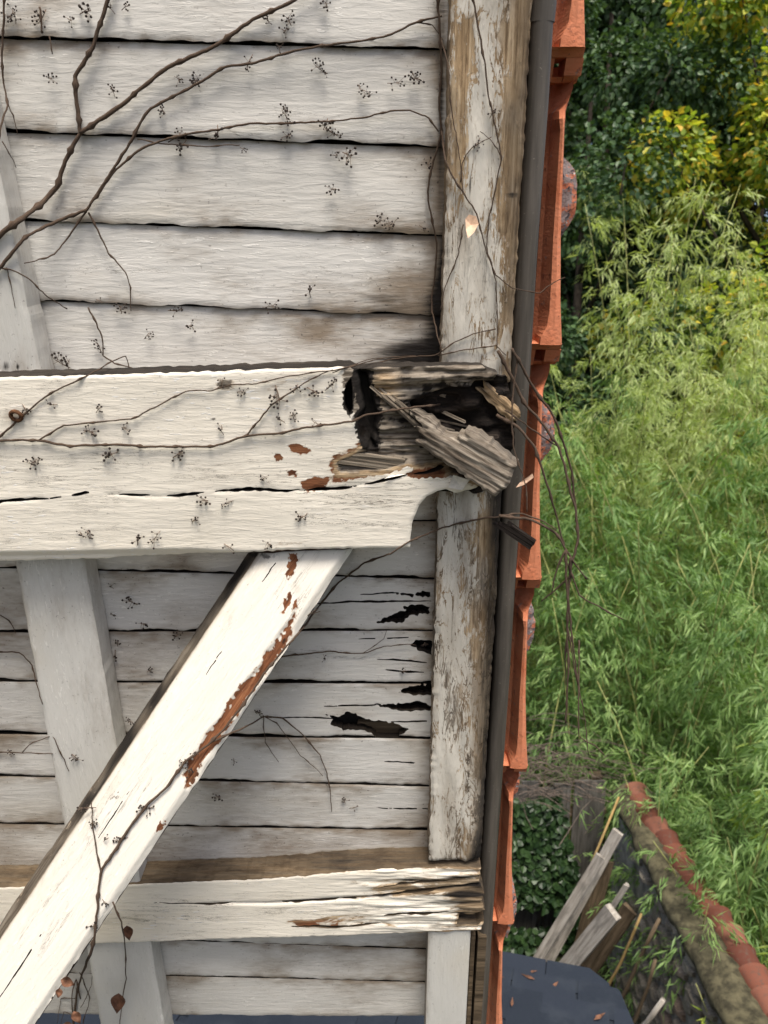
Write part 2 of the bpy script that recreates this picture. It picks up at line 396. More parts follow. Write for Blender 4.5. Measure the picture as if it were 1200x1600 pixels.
# ------------------------------------------------------------------ the house
house = empty('house', to_world(np.array([0, 0, 0.])), 'old timber house corner with rotting white boarded roof overhang and orange tile verge', 'house')
cw = lambda v: cam2world(v) - cam2world(np.zeros(3))
house.matrix_world = Matrix.Translation(Vector(to_world(np.array([0, 0, 0.])))) @ Matrix([[*map(float, r)] for r in np.stack([cw(U3), cw(T3), cw(N3)], 1)]).to_4x4()
UL = -0.80                                   # gable wall side
UR = 0.098                                   # boards run on behind the verge rafter

def PX(pts, wv): p = np.array(pts, float); return on_plane(p[:, 0], p[:, 1], wv)
def seam_line(x0, y0, x1, y1):
    a, b = PX([(x0, y0), (x1, y1)], 0.0); k = (b[1] - a[1]) / (b[0] - a[0]); return lambda u: a[1] + k * (u - a[0])
SEAMS = [(-0.1, None)]
seams = [(0, -260, 690, -248), (0, -92, 690, -80), (0, 58, 690, 76), (20, 206, 690, 230), (45, 345, 690, 369), (70, 471, 690, 494), (60, 596, 690, 606), (60, 708, 690, 714),
         (60, 806, 690, 815), (140, 892, 660, 905), (0, 988, 660, 986), (0, 1066, 670, 1069), (0, 1147, 660, 1155), (0, 1213, 660, 1229), (0, 1288, 660, 1298),
         (0, 1376, 660, 1376), (250, 1470, 660, 1485), (250, 1526, 660, 1536), (250, 1588, 660, 1591)]
SL = [seam_line(*s) for s in seams]
# rotten openings through the lower boards, traced from their ragged outlines
HOLES = {
    1: [[(583, 974), (612, 962), (625, 955), (650, 950), (672, 958), (640, 962), (628, 974)], [(625, 948), (660, 945), (672, 949), (672, 957), (648, 957)], [(600, 927), (640, 928), (673, 926), (673, 933), (640, 932)]],
    2: [[(640, 1008), (650, 1000), (675, 1002), (675, 1024), (655, 1018)]],
    3: [[(622, 1083), (640, 1073), (676, 1070), (676, 1086), (650, 1088)], [(580, 1101), (630, 1100), (655, 1096), (676, 1104), (672, 1112), (630, 1112)],
        [(505, 1116), (520, 1124), (516, 1132), (540, 1141), (566, 1141), (590, 1150), (620, 1153), (640, 1140), (615, 1130), (580, 1126), (545, 1112), (530, 1120)]],
}
def crack_slit(x0, x1, th, seed, line=None):
    rr = np.random.default_rng(seed); xs = np.arange(x0, x1 + 1, 7.0); L_ = crack_pts if line is None else np.array(line, float); cy = np.interp(xs, L_[:, 0], L_[:, 1]) + np.cumsum(rr.normal(0, .45, len(xs)))
    w_ = 1.3 * th * np.sin(np.linspace(0.12, math.pi - 0.12, len(xs))) ** .6 * rr.uniform(.6, 1.25, len(xs))
    return [(x, y - a) for x, y, a in zip(xs, cy, w_)] + [(x, y + a) for x, y, a in zip(xs[::-1], cy[::-1], w_[::-1])]
BS = {9: [crack_slit(480, 676, 1.3, 41, [(480, 944), (676, 940)]), crack_slit(560, 640, 1.0, 42, [(560, 930), (640, 927)])], 10: [crack_slit(586, 676, 1.1, 43, [(586, 1030), (676, 1036)]), crack_slit(600, 676, 1.2, 44, [(600, 1046), (676, 1050)]), crack_slit(560, 660, .9, 45, [(560, 1000), (660, 996)])],
      11: [crack_slit(500, 600, 1.1, 46, [(500, 1104), (600, 1103)]), crack_slit(430, 530, .9, 47, [(430, 1122), (530, 1127)]), crack_slit(610, 676, 1.2, 48, [(610, 1128), (676, 1126)])], 13: [crack_slit(590, 676, 1.0, 49, [(590, 1262), (676, 1266)])], 12: [crack_slit(600, 660, 1.0, 50, [(600, 1190), (660, 1192)])]}
def board_fields(i):
    lower = i >= 8
    def f(px, py, u, t, de):
        d_up, d_dn = SL[i](u) - t, t - SL[i + 1](u)
        gr = 0.04 + 0.50 * np.exp(-d_up / 0.011) + 0.45 * np.exp(-d_dn / 0.008) + (0.13 if lower else 0)  # lower boards tinted darker, standing in for shade below the beam
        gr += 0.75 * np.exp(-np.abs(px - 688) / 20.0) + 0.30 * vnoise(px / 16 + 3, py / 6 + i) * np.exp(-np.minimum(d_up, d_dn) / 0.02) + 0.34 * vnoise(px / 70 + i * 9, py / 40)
        gr += 0.62 * blob(px, py, 560, 520, 190, 60) + 0.35 * blob(px, py, 600, 450, 120, 30) + 0.30 * blob(px, py, 640, 430, 60, 60) + 0.35 * blob(px, py, 600, 340, 120, 30)
        gr += 0.30 * blob(px, py, 50, 180, 60, 40) + 0.3 * blob(px, py, 230, 75, 260, 16) + 0.35 * blob(px, py, 30, 40, 90, 60)
        gr += 0.30 * blob(px, py, 350, 1330, 380, 30) + 0.20 * blob(px, py, 30, 1200, 70, 260)
        pe = 0.10 + 0.30 * blob(px, py, 640, 1000, 70, 170) + 0.25 * np.exp(-d_dn / 0.004) + 0.2 * blob(px, py, 640, 200, 60, 30) + 0.2 * blob(px, py, 400, 1000, 260, 60) * vnoise(px / 30, py / 8)
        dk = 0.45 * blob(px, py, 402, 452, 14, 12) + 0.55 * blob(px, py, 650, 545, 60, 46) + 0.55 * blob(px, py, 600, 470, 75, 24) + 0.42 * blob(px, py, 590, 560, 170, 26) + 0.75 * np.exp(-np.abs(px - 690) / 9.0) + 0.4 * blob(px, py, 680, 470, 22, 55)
        dk += 0.45 * blob(px, py, 640, 1105, 40, 14) + 0.3 * blob(px, py, 660, 960, 25, 40) + 0.25 * blob(px, py, 665, 830, 25, 40)
        tone = 0.15 + 0.35 * blob(px, py, 610, 205, 80, 25)
        return dict(grime_shade=gr, peel=pe, dark=dk, tone=tone)
    return f
for i in range(len(SL) - 1):
    gap = (0.0024 if i < 8 else 0.0046) * rng.uniform(.7, 1.3)
    us = np.linspace(UL, UR, 60)
    top = np.stack([us, SL[i](us) - gap * 0.25 + rng.normal(0, 0.0003, 60)], -1)
    us2 = np.linspace(UL, UR, 170)
    rag = np.cumsum(rng.normal(0, 0.0007, 170)); rag -= np.convolve(rag, np.ones(25) / 25, 'same')
    bot = np.stack([us2, SL[i + 1](us2) + gap * (0.75 + 0.25 * vnoise(us2 * 6, us2 * 0 + i)) + np.clip(rag, -0.0022, 0.0022)], -1)
    poly = np.concatenate([top, bot[::-1]])
    hs = []
    for hk, si in ((1, 9), (2, 10), (3, 11)):
        if si == i: hs = [ragged(PX(h_, 0.0), 0.0035, 0.0013, i) for h_ in HOLES[hk]]
    hs = hs + [PX(h_, 0.0) for h_ in BS.get(i, [])]
    tilt = rng.uniform(0.004, 0.006) if i < 8 else rng.uniform(0.001, 0.0025)
    def rel(px, py, u, t, de, i=i, tilt=tilt):
        k = (SL[i](u) - t) / (SL[i](u) - SL[i + 1](u) + 1e-6)
        return (k - 1) * tilt + 0.0008 * vnoise(u * 9, t * 30 + i)
    grid_slab('plank', poly, 0.0, -0.016, 0.0021 if i in BS else 0.0050, M_BOARD, house, hs, rel, board_fields(i), edge=0.0012, side=dict(dark=0.85, grime_shade=1.0))  # seam walls blackened so the open joints read as shaded
b = MB(); b.box((-0.30, 0.0, -0.040), (0.49, 1.02, 0.012)); 
tlow = SL[-1](0.0); b.v = [(x, max(y, tlow + 0.01), z) for x, y, z in b.v]; b.v = [(x, min(y, 0.72), z) for x, y, z in b.v]
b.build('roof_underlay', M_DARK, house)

b = MB(); q_ = on_plane(np.array([560., 660.]), np.array([1120., 1165.]), -0.02); b.box((q_[:, 0].mean(), q_[:, 1].mean(), -0.0215), (abs(q_[1, 0] - q_[0, 0]) / 2, 0.020, 0.004), jit=.001); b.build('lath', M_PLANKBR, house)
# --- verge rafter, upper and lower length
W_R = 0.045
def raft_fields(px, py, u, t, de):
    gr = 0.24 + 0.75 * sm(px, 765, 825) * (py < 600) + 0.30 * vnoise(px / 25, py / 90) + 0.25 * np.exp(-de / 0.004)
    gr += np.where(py > 760, 0.7 * sm(px - (785 - 0.04 * (py - 760)), -50, -5), 0)
    pe = 0.285 + 0.22 * vnoise(px / 18 + 3, py / 60) + 0.34 * sm(px, 765, 805) * (py < 600)
    pe += 0.5 * blob(px, py, 725, 60, 24, 190) + 0.4 * blob(px, py, 702, 240, 16, 110) + 0.2 * blob(px, py, 715, 480, 30, 40) + 0.26 * blob(px, py, 800, 200, 30, 260)
    pe -= 0.30 * blob(px, py, 745, 440, 22, 60) + 0.25 * blob(px, py, 755, 200, 18, 100)
    pe += np.where(py > 760, 0.10 + 0.20 * sm(px - (745 - 0.05 * (py - 760)), -15, 15), 0)
    dk = 0.22 * blob(px, py, 790, 470, 14, 80) + 0.5 * blob(px, py, 790, 565, 40, 30) + 0.35 * blob(px, py, 740, 590, 80, 20)
    dk += np.where(py > 760, 0.75 * sm(px - (778 - 0.045 * (py - 760)), -34, 0), 0.0) + 0.3 * blob(px, py, 720, 1340, 70, 12)
    dk += 0.9 * (blob(px, py, 752, 70, 3, 12) + blob(px, py, 757, 148, 4, 6) + blob(px, py, 735, 290, 3, 30) + blob(px, py, 815, 100, 16, 4) + blob(px, py, 800, 305, 18, 5))
    tone = np.where(py < 600, 0.42 + 0.2 * vnoise(px / 20, py / 60), 0.27 + 0.25 * vnoise(px / 12, py / 70))
    return dict(grime_shade=gr, peel=pe, dark=dk, tone=tone)
def raft_rel(px, py, u, t, de): return 0.0022 * vnoise(u * 70, t * 16) + 0.0012 * vnoise(u * 240, t * 25) - 0.006 * sm(u, 0.135, 0.156)
uL, uR = 0.0695, 0.1545
tT = on_plane(np.array(700), np.array(-330), W_R)[1]; tB = on_plane(np.array(700), np.array(600), W_R)[1]
grid_slab('rafter', ragged([(uL, tB), (uR, tB), (uR, tT), (uL, tT)], 0.006, 0.0007, 3), W_R, 0.004, 0.0035, M_RAFTER, house, (), raft_rel, raft_fields, along=1, edge=0.004)
t0_, t1_ = on_plane(np.array(700), np.array(740), W_R)[1], on_plane(np.array(700), np.array(1347), W_R)[1]
o = grid_slab('rafter', ragged([(uL + .001, t1_), (uR - .002, t1_), (uR - .002, t0_), (uL + .001, t0_)], 0.006, 0.0008, 4), W_R, 0.004, 0.0035, M_RAFTER, house, (), raft_rel, raft_fields, along=1, edge=0.004)
o['label'] = 'weathered rafter length with paint flaking in ribbons'
def clean_fields(px, py, u, t, de):
    return dict(grime_shade=0.08 + 0.25 * np.exp(-de / 0.004) + 0.22 * vnoise(px / 30, py / 60) + 0.3 * blob(px, py, 15, 575, 50, 40), peel=0.02 + 0.2 * blob(px, py, 30, 570, 30, 15), dark=0.9 * (blob(px, py, 10, 572, 8, 12) + blob(px, py, 27, 574, 4, 9)) + 0.15 * blob(px, py, 100, 960, 60, 120) * vnoise(px / 6, py / 12), tone=0.3 + 0 * px)
t2_, t3_ = on_plane(np.array(700), np.array(1452), W_R)[1], on_plane(np.array(700), np.array(1720), W_R)[1]
grid_slab('rafter', [(uL + .003, t3_), (0.142, t3_), (0.142, t2_), (uL + .003, t2_)], W_R, 0.004, 0.005, M_RAFTER2, house, (), None, clean_fields, along=1, edge=0.002)
# --- inner rafter (three lengths between the purlins)
def inner(y0, y1):
    # left and right edges measured below the beam
    a = on_plane(np.array([24, 132]), np.array([880, 880]), W_R); c = on_plane(np.array([120, 222]), np.array([1400, 1400]), W_R)
    def ed(k, yy):
        t = on_plane(np.array(100), np.array(yy), W_R)[1]; s = (t - a[k, 1]) / (c[k, 1] - a[k, 1]); return (a[k, 0] + s * (c[k, 0] - a[k, 0]), t)
    pl = [ed(0, y1), ed(1, y1), ed(1, y0), ed(0, y0)]
    return grid_slab('rafter', ragged(pl, 0.012, 0.0004, int(y0)), W_R, 0.004, 0.005, M_RAFTER2, house, (), lambda px, py, u, t, de: 0.0006 * vnoise(u * 40, t * 8), clean_fields, along=1, edge=0.002, side=dict(grime_shade=0.3, peel=0.0, dark=0.0))
def upper_inner():
    q = [(-18 - 0.208 * 520, -330), (-18 - 0.208 * -402, 592), (-130, 592), (-230, -330)]
    p = PX(q, W_R)
    grid_slab('rafter', ragged(p[::-1], 0.012, 0.0004, 9), W_R, 0.004, 0.005, M_RAFTER2, house, (), lambda px, py, u, t, de: 0.0006 * vnoise(u * 40, t * 8), clean_fields, along=1, edge=0.002, side=dict(grime_shade=0.3, peel=0.0, dark=0.0))
upper_inner(); inner(846, 1390); inner(1452, 1720)

# --- the big purlin with the rotted end
W_B = 0.088
beam_px = [(-385, 602), (0, 590), (200, 585), (400, 578), (545, 573), (560, 580), (600, 577), (690, 576), (757, 577), (781, 588), (775, 601), (745, 601), (738, 611), (705, 611), (688, 618), (655, 628), (640, 634), (646, 650),
           (668, 668), (690, 690), (720, 722), (762, 741), (745, 745), (752, 757), (735, 766), (712, 771), (697, 765), (684, 768), (667, 776), (655, 790), (646, 812), (642, 835), (641, 856),
           (470, 859), (300, 868), (140, 877), (0, 880), (-385, 890)]
beam_poly = ragged(PX(beam_px, W_B), 0.006, 0.0006, 11)
slits = [[(537, 612), (543, 596), (549, 590), (551, 612), (551, 640), (546, 650), (538, 636)]]
rot_px = [(548, 565), (800, 565), (800, 760), (705, 748), (655, 735), (640, 726), (600, 736), (528, 742), (524, 722), (556, 708), (580, 690), (570, 660), (556, 625), (552, 600)]
gouge_px = [(556, 582), (575, 585), (583, 620), (592, 650), (586, 690), (590, 705), (575, 704), (562, 680), (557, 655), (566, 640), (560, 610)]
crack_pts = np.array([(-180, 800), (0, 784), (90, 777), (140, 770), (250, 776), (340, 768), (400, 764), (450, 768), (520, 762), (580, 755), (640, 742), (705, 738)], float)
crack_slits = [crack_slit(-170, 96, 2.2, 1), crack_slit(112, 146, 3.0, 2), crack_slit(186, 240, 1.8, 3), crack_slit(258, 322, 1.9, 4), crack_slit(336, 470, 2.4, 5), crack_slit(474, 560, 2.2, 6), crack_slit(566, 640, 2.0, 7), crack_slit(646, 700, 2.4, 8)]
def beam_rel(px, py, u, t, de):
    sd_ = sdist(rot_px, px, py); rot = sm(sd_, 0, 12)
    z = 0.0008 * vnoise(u * 12, t * 25)
    fib = 0.004 * vnoise(u * 14, t * 150) + 0.0034 * vnoise(u * 34, t * 420) + 0.0016 * vnoise(u * 90, t * 800)
    z += rot * (fib - 0.010 - 0.012 * sm(px, 600, 780) - 0.012 * blob(px, py, 690, 640, 60, 40))
    z -= 0.026 * sm(sdist(gouge_px, px, py), -1, 8)
    cy = np.interp(px, crack_pts[:, 0], crack_pts[:, 1]); c = np.exp(-((py - cy) / 3.0) ** 2) * sm(vnoise(px / 45 + 2, py * 0) + 0.35 * sm(px, 300, 480), -0.25, 0.1)
    z -= 0.0008 * c
    z -= 0.007 * sm(py - np.interp(px, [0, 300, 560], [862, 857, 870]), -2, 12) * (px < 560)     # chamfer along the lower arris
    return z
def beam_fields(px, py, u, t, de):
    px, py = px + 3.2 * vnoise(px / 5, py / 3) + 2 * vnoise(px / 2.2, py / 2), py + 2.4 * vnoise(px / 6 + 30, py / 4) + 1.2 * vnoise(px / 2, py / 2 + 9)
    sd_ = sdist(rot_px, px, py); rot = sm(sd_, -12, 8)
    cy = np.interp(px, crack_pts[:, 0], crack_pts[:, 1])
    pe = 1.35 * np.clip(0.55 + (sd_ + 3) / 34, 0, 1) * (sd_ > -22) + 0.42 * blob(px, py, 440, 600, 150, 16) + 0.25 * blob(px, py, 350, 605, 18, 18) + 0.1
    pe += 0.55 * np.exp(-((py - cy) / 5.0) ** 2) * sm(px, 300, 470) + 0.30 * blob(px, py, 440, 850, 60, 14) + 0.22 * blob(px, py, 430, 800, 200, 50)
    for q in ([(448, 694), (470, 692), (488, 706), (470, 712), (452, 704)], [(428, 710), (440, 706), (442, 718), (432, 722)], [(446, 734), (466, 734), (462, 743), (450, 743)], [(470, 756), (490, 745), (512, 748), (505, 760), (480, 768)], [(640, 742), (680, 728), (705, 738), (660, 748)]):
        pe += 1.05 * polyf(px, py, q, 7)
    pe -= 1.0 * polyf(px, py, [(640, 742), (655, 725), (600, 742), (540, 752), (400, 775), (650, 760), (735, 745)], 3) * (py > 725) * 0.5
    tone = 0.05 + 0.9 * (1 - rot) * sm(px, 380, 430) * (py > 650) + 0.9 * blob(px, py, 670, 740, 40, 10) + 0.4 * blob(px, py, 600, 610, 30, 30)
    gr = 0.02 + 0.10 * np.exp(-de / 0.005) + 0.40 * rot * (0.4 + vnoise(px / 12, py / 8)) + 0.22 * blob(px, py, 450, 690, 140, 70) + 0.5 * blob(px, py, 20, 650, 22, 14) + 0.12 * vnoise(px / 60, py / 40)
    dk = 1.6 * np.clip(0.9 + sdist(gouge_px, px, py) / 9, 0, 1) + 1.4 * np.clip(0.7 + sdist(slits[0], px, py) / 6, 0, 1) + 0.55 * np.exp(-((py - cy) / 2.6) ** 2) * sm(vnoise(px / 45 + 2, py * 0) + 0.35 * sm(px, 300, 480), -0.25, 0.1)  # gouge, slit and crack blackened to read as shaded recesses
    dk += 0.75 * blob(px, py, 660, 645, 55, 26) + 0.5 * blob(px, py, 690, 700, 26, 26) + 0.6 * blob(px, py, 770, 592, 30, 14) + 0.9 * blob(px, py, 333, 655, 6, 4) + 0.6 * blob(px, py, 330, 606, 10, 8) + 0.5 * blob(px, py, 400, 862, 34, 5)
    dk += rot * (0.14 + 0.55 * vnoise(px / 30 + 5, py / 4) + 0.35 * vnoise(px / 9 + 5, py / 9)) + 0.5 * rot * sm(px, 640, 760) * (py > 606)  # dark rot streaks, and shade painted into the hollow end
    return dict(grime_shade=gr, peel=pe, dark=dk, tone=tone)
beam = grid_slab('beam', beam_poly, W_B, W_R + 0.002, 0.0017, M_BEAM, house, [PX(q, W_B) for q in slits + crack_slits], beam_rel, beam_fields, edge=0.0016, side=dict(dark=0.75, peel=0.9))
beam['label'] = 'large cream beam with peeling paint and a rotted out grey end'
# rotten core behind the beam end's hollow, blackened to read as shade
core_px = [(630, 600), (700, 580), (792, 585), (800, 620), (806, 690), (790, 752), (755, 770), (705, 770), (660, 720), (636, 660)]
def core_rel(px, py, u, t, de): return 0.010 * vnoise(u * 30, t * 130) + 0.008 * vnoise(u * 80, t * 60)
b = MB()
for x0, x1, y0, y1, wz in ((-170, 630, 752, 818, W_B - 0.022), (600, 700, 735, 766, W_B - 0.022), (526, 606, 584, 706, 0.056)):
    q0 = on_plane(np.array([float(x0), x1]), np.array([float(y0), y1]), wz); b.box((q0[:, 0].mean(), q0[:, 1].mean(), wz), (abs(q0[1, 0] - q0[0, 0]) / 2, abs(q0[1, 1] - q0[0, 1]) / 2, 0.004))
b.build('crack_shade', M_DARK, beam)  # dark plates added inside the beam so its cracks read as shaded
grid_slab('shaded_rotten_core', ragged(PX(core_px, 0.05), 0.006, 0.002, 5), 0.052, 0.046, 0.004, M_ROTDARK, beam, (), core_rel, lambda px, py, u, t, de: dict(dark=1.1 + 0 * px))
# loose fibres standing off the torn wood
fb = MB()
for k in range(34):
    x0 = random.uniform(590, 700); y0 = random.choice([random.uniform(615, 700), random.uniform(690, 735), random.uniform(578, 612)])
    if y0 < 612: x0 = random.uniform(600, 760)
    L = random.uniform(18, 55); a = at_depth(np.array([x0, x0 + L]), np.array([y0, y0 + random.uniform(-8, 10) + (0.35 * L if 620 < y0 < 690 else 0)]), np.array([0.985 + random.uniform(-.012, .006), 0.985 + random.uniform(-.02, .012)]))
    d = a[1] - a[0]; m = np.linalg.norm(d); d /= m; e = np.cross(d, (0, 0, 1.)); e /= np.linalg.norm(e) + 1e-9; n3 = np.cross(e, d)
    fb.box((a[0] + a[1]) / 2, (m / 2, random.uniform(.0008, .0022), random.uniform(.0006, .0014)), np.stack([d, e, n3], 1), 0.0006)
fb.build('splinter_fringe', M_ROT, beam)['kind'] = 'stuff'
# curled paint flakes
def flake(name, poly_px, depth, mat, parent, curl=0.004, th=0.0006):
    P = np.array(poly_px, float); c = P.mean(0); V = []; n_ = len(P)
    for s_, dz in ((1, 0), (1, th)):
        for p in P:
            V.append(at_depth(np.array(p[0]), np.array(p[1]), np.array(depth - curl * (np.linalg.norm(p - c) / 12.0) ** 1.2 - dz)))
        V.append(at_depth(np.array(c[0]), np.array(c[1]), np.array(depth - dz)))
    Fs = []
    for i in range(n_):
        j = (i + 1) % n_; Fs += [(n_, j, i), (2 * n_ + 1, n_ + 1 + i, n_ + 1 + j), (i, j, n_ + 1 + j, n_ + 1 + i)]
    return link(name, new_mesh(name, V, Fs, mat, False, vec={'gc': np.array(V)}), parent)
M_FLAKE = simple('paint_flake', (0.74, 0.70, 0.62), 0.6, 120, 0.15)
M_FRESH = simple('fresh_bare_wood', (0.62, 0.42, 0.29), 0.7, 150, 0.2)
for P_ in ([(552, 590), (560, 612), (566, 640), (560, 652), (552, 622)], [(630, 732), (652, 724), (648, 738), (600, 748)], [(708, 742), (734, 750), (722, 766), (700, 762)]):
    flake('paint_flake', P_, 0.972, M_FLAKE, beam, 0.002)

# --- lower purlin
W_P = 0.050
pur_px = [(-175, 1392), (0, 1388), (190, 1383), (400, 1375), (560, 1362), (700, 1357), (752, 1357), (749, 1380), (757, 1398), (752, 1410), (759, 1424), (740, 1432), (718, 1430), (714, 1446), (745, 1448), (757, 1440), (752, 1455), (600, 1462), (400, 1466), (150, 1475), (0, 1482), (-175, 1489)]
pur_poly = ragged(PX(pur_px, W_P), 0.006, 0.0007, 21)
PL = [(190, 1412), (420, 1412), (600, 1402), (740, 1385)]
pur_slits = [crack_slit(440, 560, 1.7, 21, PL), crack_slit(566, 690, 2.2, 22, PL), crack_slit(455, 600, 1.6, 23, [(440, 1447), (520, 1449), (610, 1444)]), crack_slit(590, 720, 1.6, 24, [(560, 1390), (640, 1382), (740, 1372)]), crack_slit(600, 706, 2.0, 25, [(590, 1432), (700, 1424)]), crack_slit(240, 400, .9, 26, PL)]
def pur_rel(px, py, u, t, de):
    r_ = sm(px, 470, 640)
    return 0.0006 * vnoise(u * 12, t * 40) + r_ * (0.0018 * vnoise(u * 14, t * 170) + 0.0012 * vnoise(u * 40, t * 400) - 0.002) - 0.004 * np.exp(-((py - np.interp(px, [190, 420, 600, 740], [1412, 1412, 1402, 1385])) / 2.2) ** 2) * sm(px, 250, 420)
def pur_fields(px, py, u, t, de):
    ck = np.interp(px, [190, 420, 600, 740], [1412, 1412, 1402, 1385]); r_ = sm(px, 430, 700)
    pe = 0.14 + 0.26 * r_ + 0.45 * blob(px, py, 520, 1440, 90, 16) + 0.35 * blob(px, py, 620, 1385, 90, 14) + 0.4 * blob(px, py, 740, 1410, 40, 50) + 0.5 * np.exp(-((py - ck) / 4) ** 2) * r_ + 0.28 * np.exp(-de / 0.003)
    dk = 0.55 * np.exp(-((py - ck) / 2) ** 2) * sm(px, 300, 500) + 0.45 * blob(px, py, 640, 1376, 60, 7) + 0.45 * blob(px, py, 500, 1450, 80, 6) + 0.5 * blob(px, py, 715, 1398, 34, 7) + 0.6 * r_ * vnoise(px / 40, py / 4) + 0.35 * blob(px, py, 730, 1400, 50, 60)
    return dict(grime_shade=0.06 + 0.2 * np.exp(-de / 0.006) + 0.25 * r_ * vnoise(px / 50, py / 6), peel=pe, dark=dk, tone=0.42 - 0.1 * r_ + 0.5 * blob(px, py, 500, 1445, 80, 12))
grid_slab('beam', pur_poly, W_P, 0.003, 0.0018, M_BEAM, house, [PX(q, W_P) for q in pur_slits], pur_rel, pur_fields, edge=0.001, side=dict(dark=0.60, peel=1.0, tone=0.36, grime_shade=0.85))['label'] = 'narrower lower beam with brown weathered top and split end'
# weathered upper side of the lower purlin, raised and cupped like a worn arris
def worn_fields(px, py, u, t, de): return dict(grime_shade=0.75 + 0.2 * vnoise(px / 40, py / 6), peel=0.85 + 0.2 * vnoise(px / 60, py / 8), dark=0.28 + 0.30 * sm(px, 480, 600) + 0.2 * vnoise(px / 50, py / 5), tone=0.55 - 0.4 * sm(px, 480, 560))

# --- diagonal brace
ZB = 1.02
e0 = np.array([-0.557, 0.831]); e1 = np.array([0.831, 0.557])          # along, across (image right-down), in photo pixels
bo = np.array([465.0, 862.0])                                           # top middle
ppm = F / ZB
def brace_frame(p):                          # local (along down the brace, across, height toward the viewer) -> overhang coordinates
    a, c, h_ = p[..., 0], p[..., 1], p[..., 2]
    px = bo[0] + (e0[0] * a + e1[0] * c) * ppm; py = bo[1] + (e0[1] * a + e1[1] * c) * ppm
    return at_depth(px, py, np.full(px.shape, ZB)) + np.array([0, 0, 1.0]) * 0 + (h_[..., None]) * (-np.array([U3[2], T3[2], N3[2]]))
hw = 61 / ppm
def brace_poly():
    # the upper end is cut along the beam's lower edge
    tp = [((380 - bo[0]), (866 - bo[1])), ((552 - bo[0]), (857 - bo[1]))]
    to = lambda q: (np.dot(q, e0) / ppm, np.dot(q, e1) / ppm)
    A, B_ = to(tp[0]), to(tp[1])
    return [A, (A[0], A[1]), (1.16, A[1] + 0.002), (1.16, B_[1]), B_]
bp = brace_poly()
brust = [(464, 950), (456, 968), (440, 985), (428, 1006), (415, 1020), (408, 1040), (388, 1060), (362, 1092), (346, 1122), (322, 1148), (310, 1172), (296, 1190), (286, 1210), (291, 1234), (306, 1216), (318, 1190), (340, 1162), (352, 1138), (374, 1112), (392, 1082), (414, 1058), (428, 1034), (446, 1010), (458, 986)]
def brace_rel(px, py, a, c, de):
    cl, cr = bp[0][1], bp[-1][1]
    z = 0.0006 * vnoise(a * 10, c * 40) - 0.030 * (1 - sm(c, cl, cl + 0.021)) - 0.006 * (1 - sm(c, cl + 0.014, cl + 0.034))
    z -= 0.006 * sm(c, cr - 0.010, cr)
    return z - 0.004 * polyf(px, py, brust, 3)
def brace_fields(px, py, a, c, de):
    px, py = px + 4 * vnoise(px / 6, py / 6) + 2.2 * vnoise(px / 2.5, py / 2.5), py + 4 * vnoise(px / 6 + 30, py / 6) + 2.2 * vnoise(px / 2.5, py / 2.5 + 9)
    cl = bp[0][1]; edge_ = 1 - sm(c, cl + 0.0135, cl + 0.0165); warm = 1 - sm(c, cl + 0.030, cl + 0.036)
    pe = 0.05 + 1.08 * polyf(px, py, brust, 11) + 0.15 * blob(px, py, 460, 880, 30, 40) + 0.4 * blob(px, py, 80, 1540, 60, 40, -55)
    for q in ([(455, 866), (466, 868), (462, 882), (448, 890)], [(452, 890), (460, 886), (458, 900), (448, 905)], [(450, 930), (456, 928), (450, 948), (440, 958)], [(462, 936), (468, 930), (462, 946), (456, 952)], [(245, 1290), (258, 1278), (250, 1300), (244, 1305)]): pe += 1.1 * polyf(px, py, q, 5)
    return dict(grime_shade=0.0 + 0.75 * edge_ + 0.26 * warm * (1 - edge_) + 0.06 * vnoise(px / 30, py / 30) + 0.3 * blob(px, py, 462, 920, 10, 10), peel=pe + 0.8 * edge_ , dark=0.62 * edge_ + 0.3 * edge_ * vnoise(a * 30, c * 100) + 0.75 * polyf(px, py, brust, 7) * sm(vnoise(px / 9, py / 13) + 0.5 * sm(sdist(brust, px, py), 6, 0), .25, .8) + 0.7 * blob(px, py, 420, 868, 30, 4), tone=1.0 * (1 - edge_))
def bslit(x0, y0, x1, y1, th, seed):
    rr = np.random.default_rng(seed); a_, c_ = [(np.dot(np.array(q) - bo, e0) / ppm, np.dot(np.array(q) - bo, e1) / ppm) for q in ((x0, y0), (x1, y1))]
    n_ = 22; t_ = np.linspace(0, 1, n_); A_ = a_[0] + (c_[0] - a_[0]) * t_; C_ = a_[1] + (c_[1] - a_[1]) * t_ + np.cumsum(rr.normal(0, .00035, n_)); W_ = th * 0.001 * np.sin(np.linspace(.12, 3.02, n_)) ** .6 * rr.uniform(.6, 1.2, n_)
    return [(x, y - d) for x, y, d in zip(A_, C_, W_)] + [(x, y + d) for x, y, d in zip(A_[::-1], C_[::-1], W_[::-1])]
b_slits = [bslit(76, 1442, -10, 1572, 1.0, 1), bslit(202, 1236, 152, 1312, .8, 2), bslit(352, 1010, 322, 1056, .7, 3), bslit(436, 872, 408, 912, .8, 4), bslit(120, 1500, 60, 1596, .7, 5)]
brace = grid_slab('brace', ragged(bp[1:], 0.012, 0.0005, 31), 0.0, -0.085, 0.0019, M_BRACE, house, b_slits, brace_rel, brace_fields, frame=brace_frame, edge=0.001, side=dict(dark=0.6, peel=0.8))
brace['label'] = 'diagonal white brace with a long rust brown bare strip'
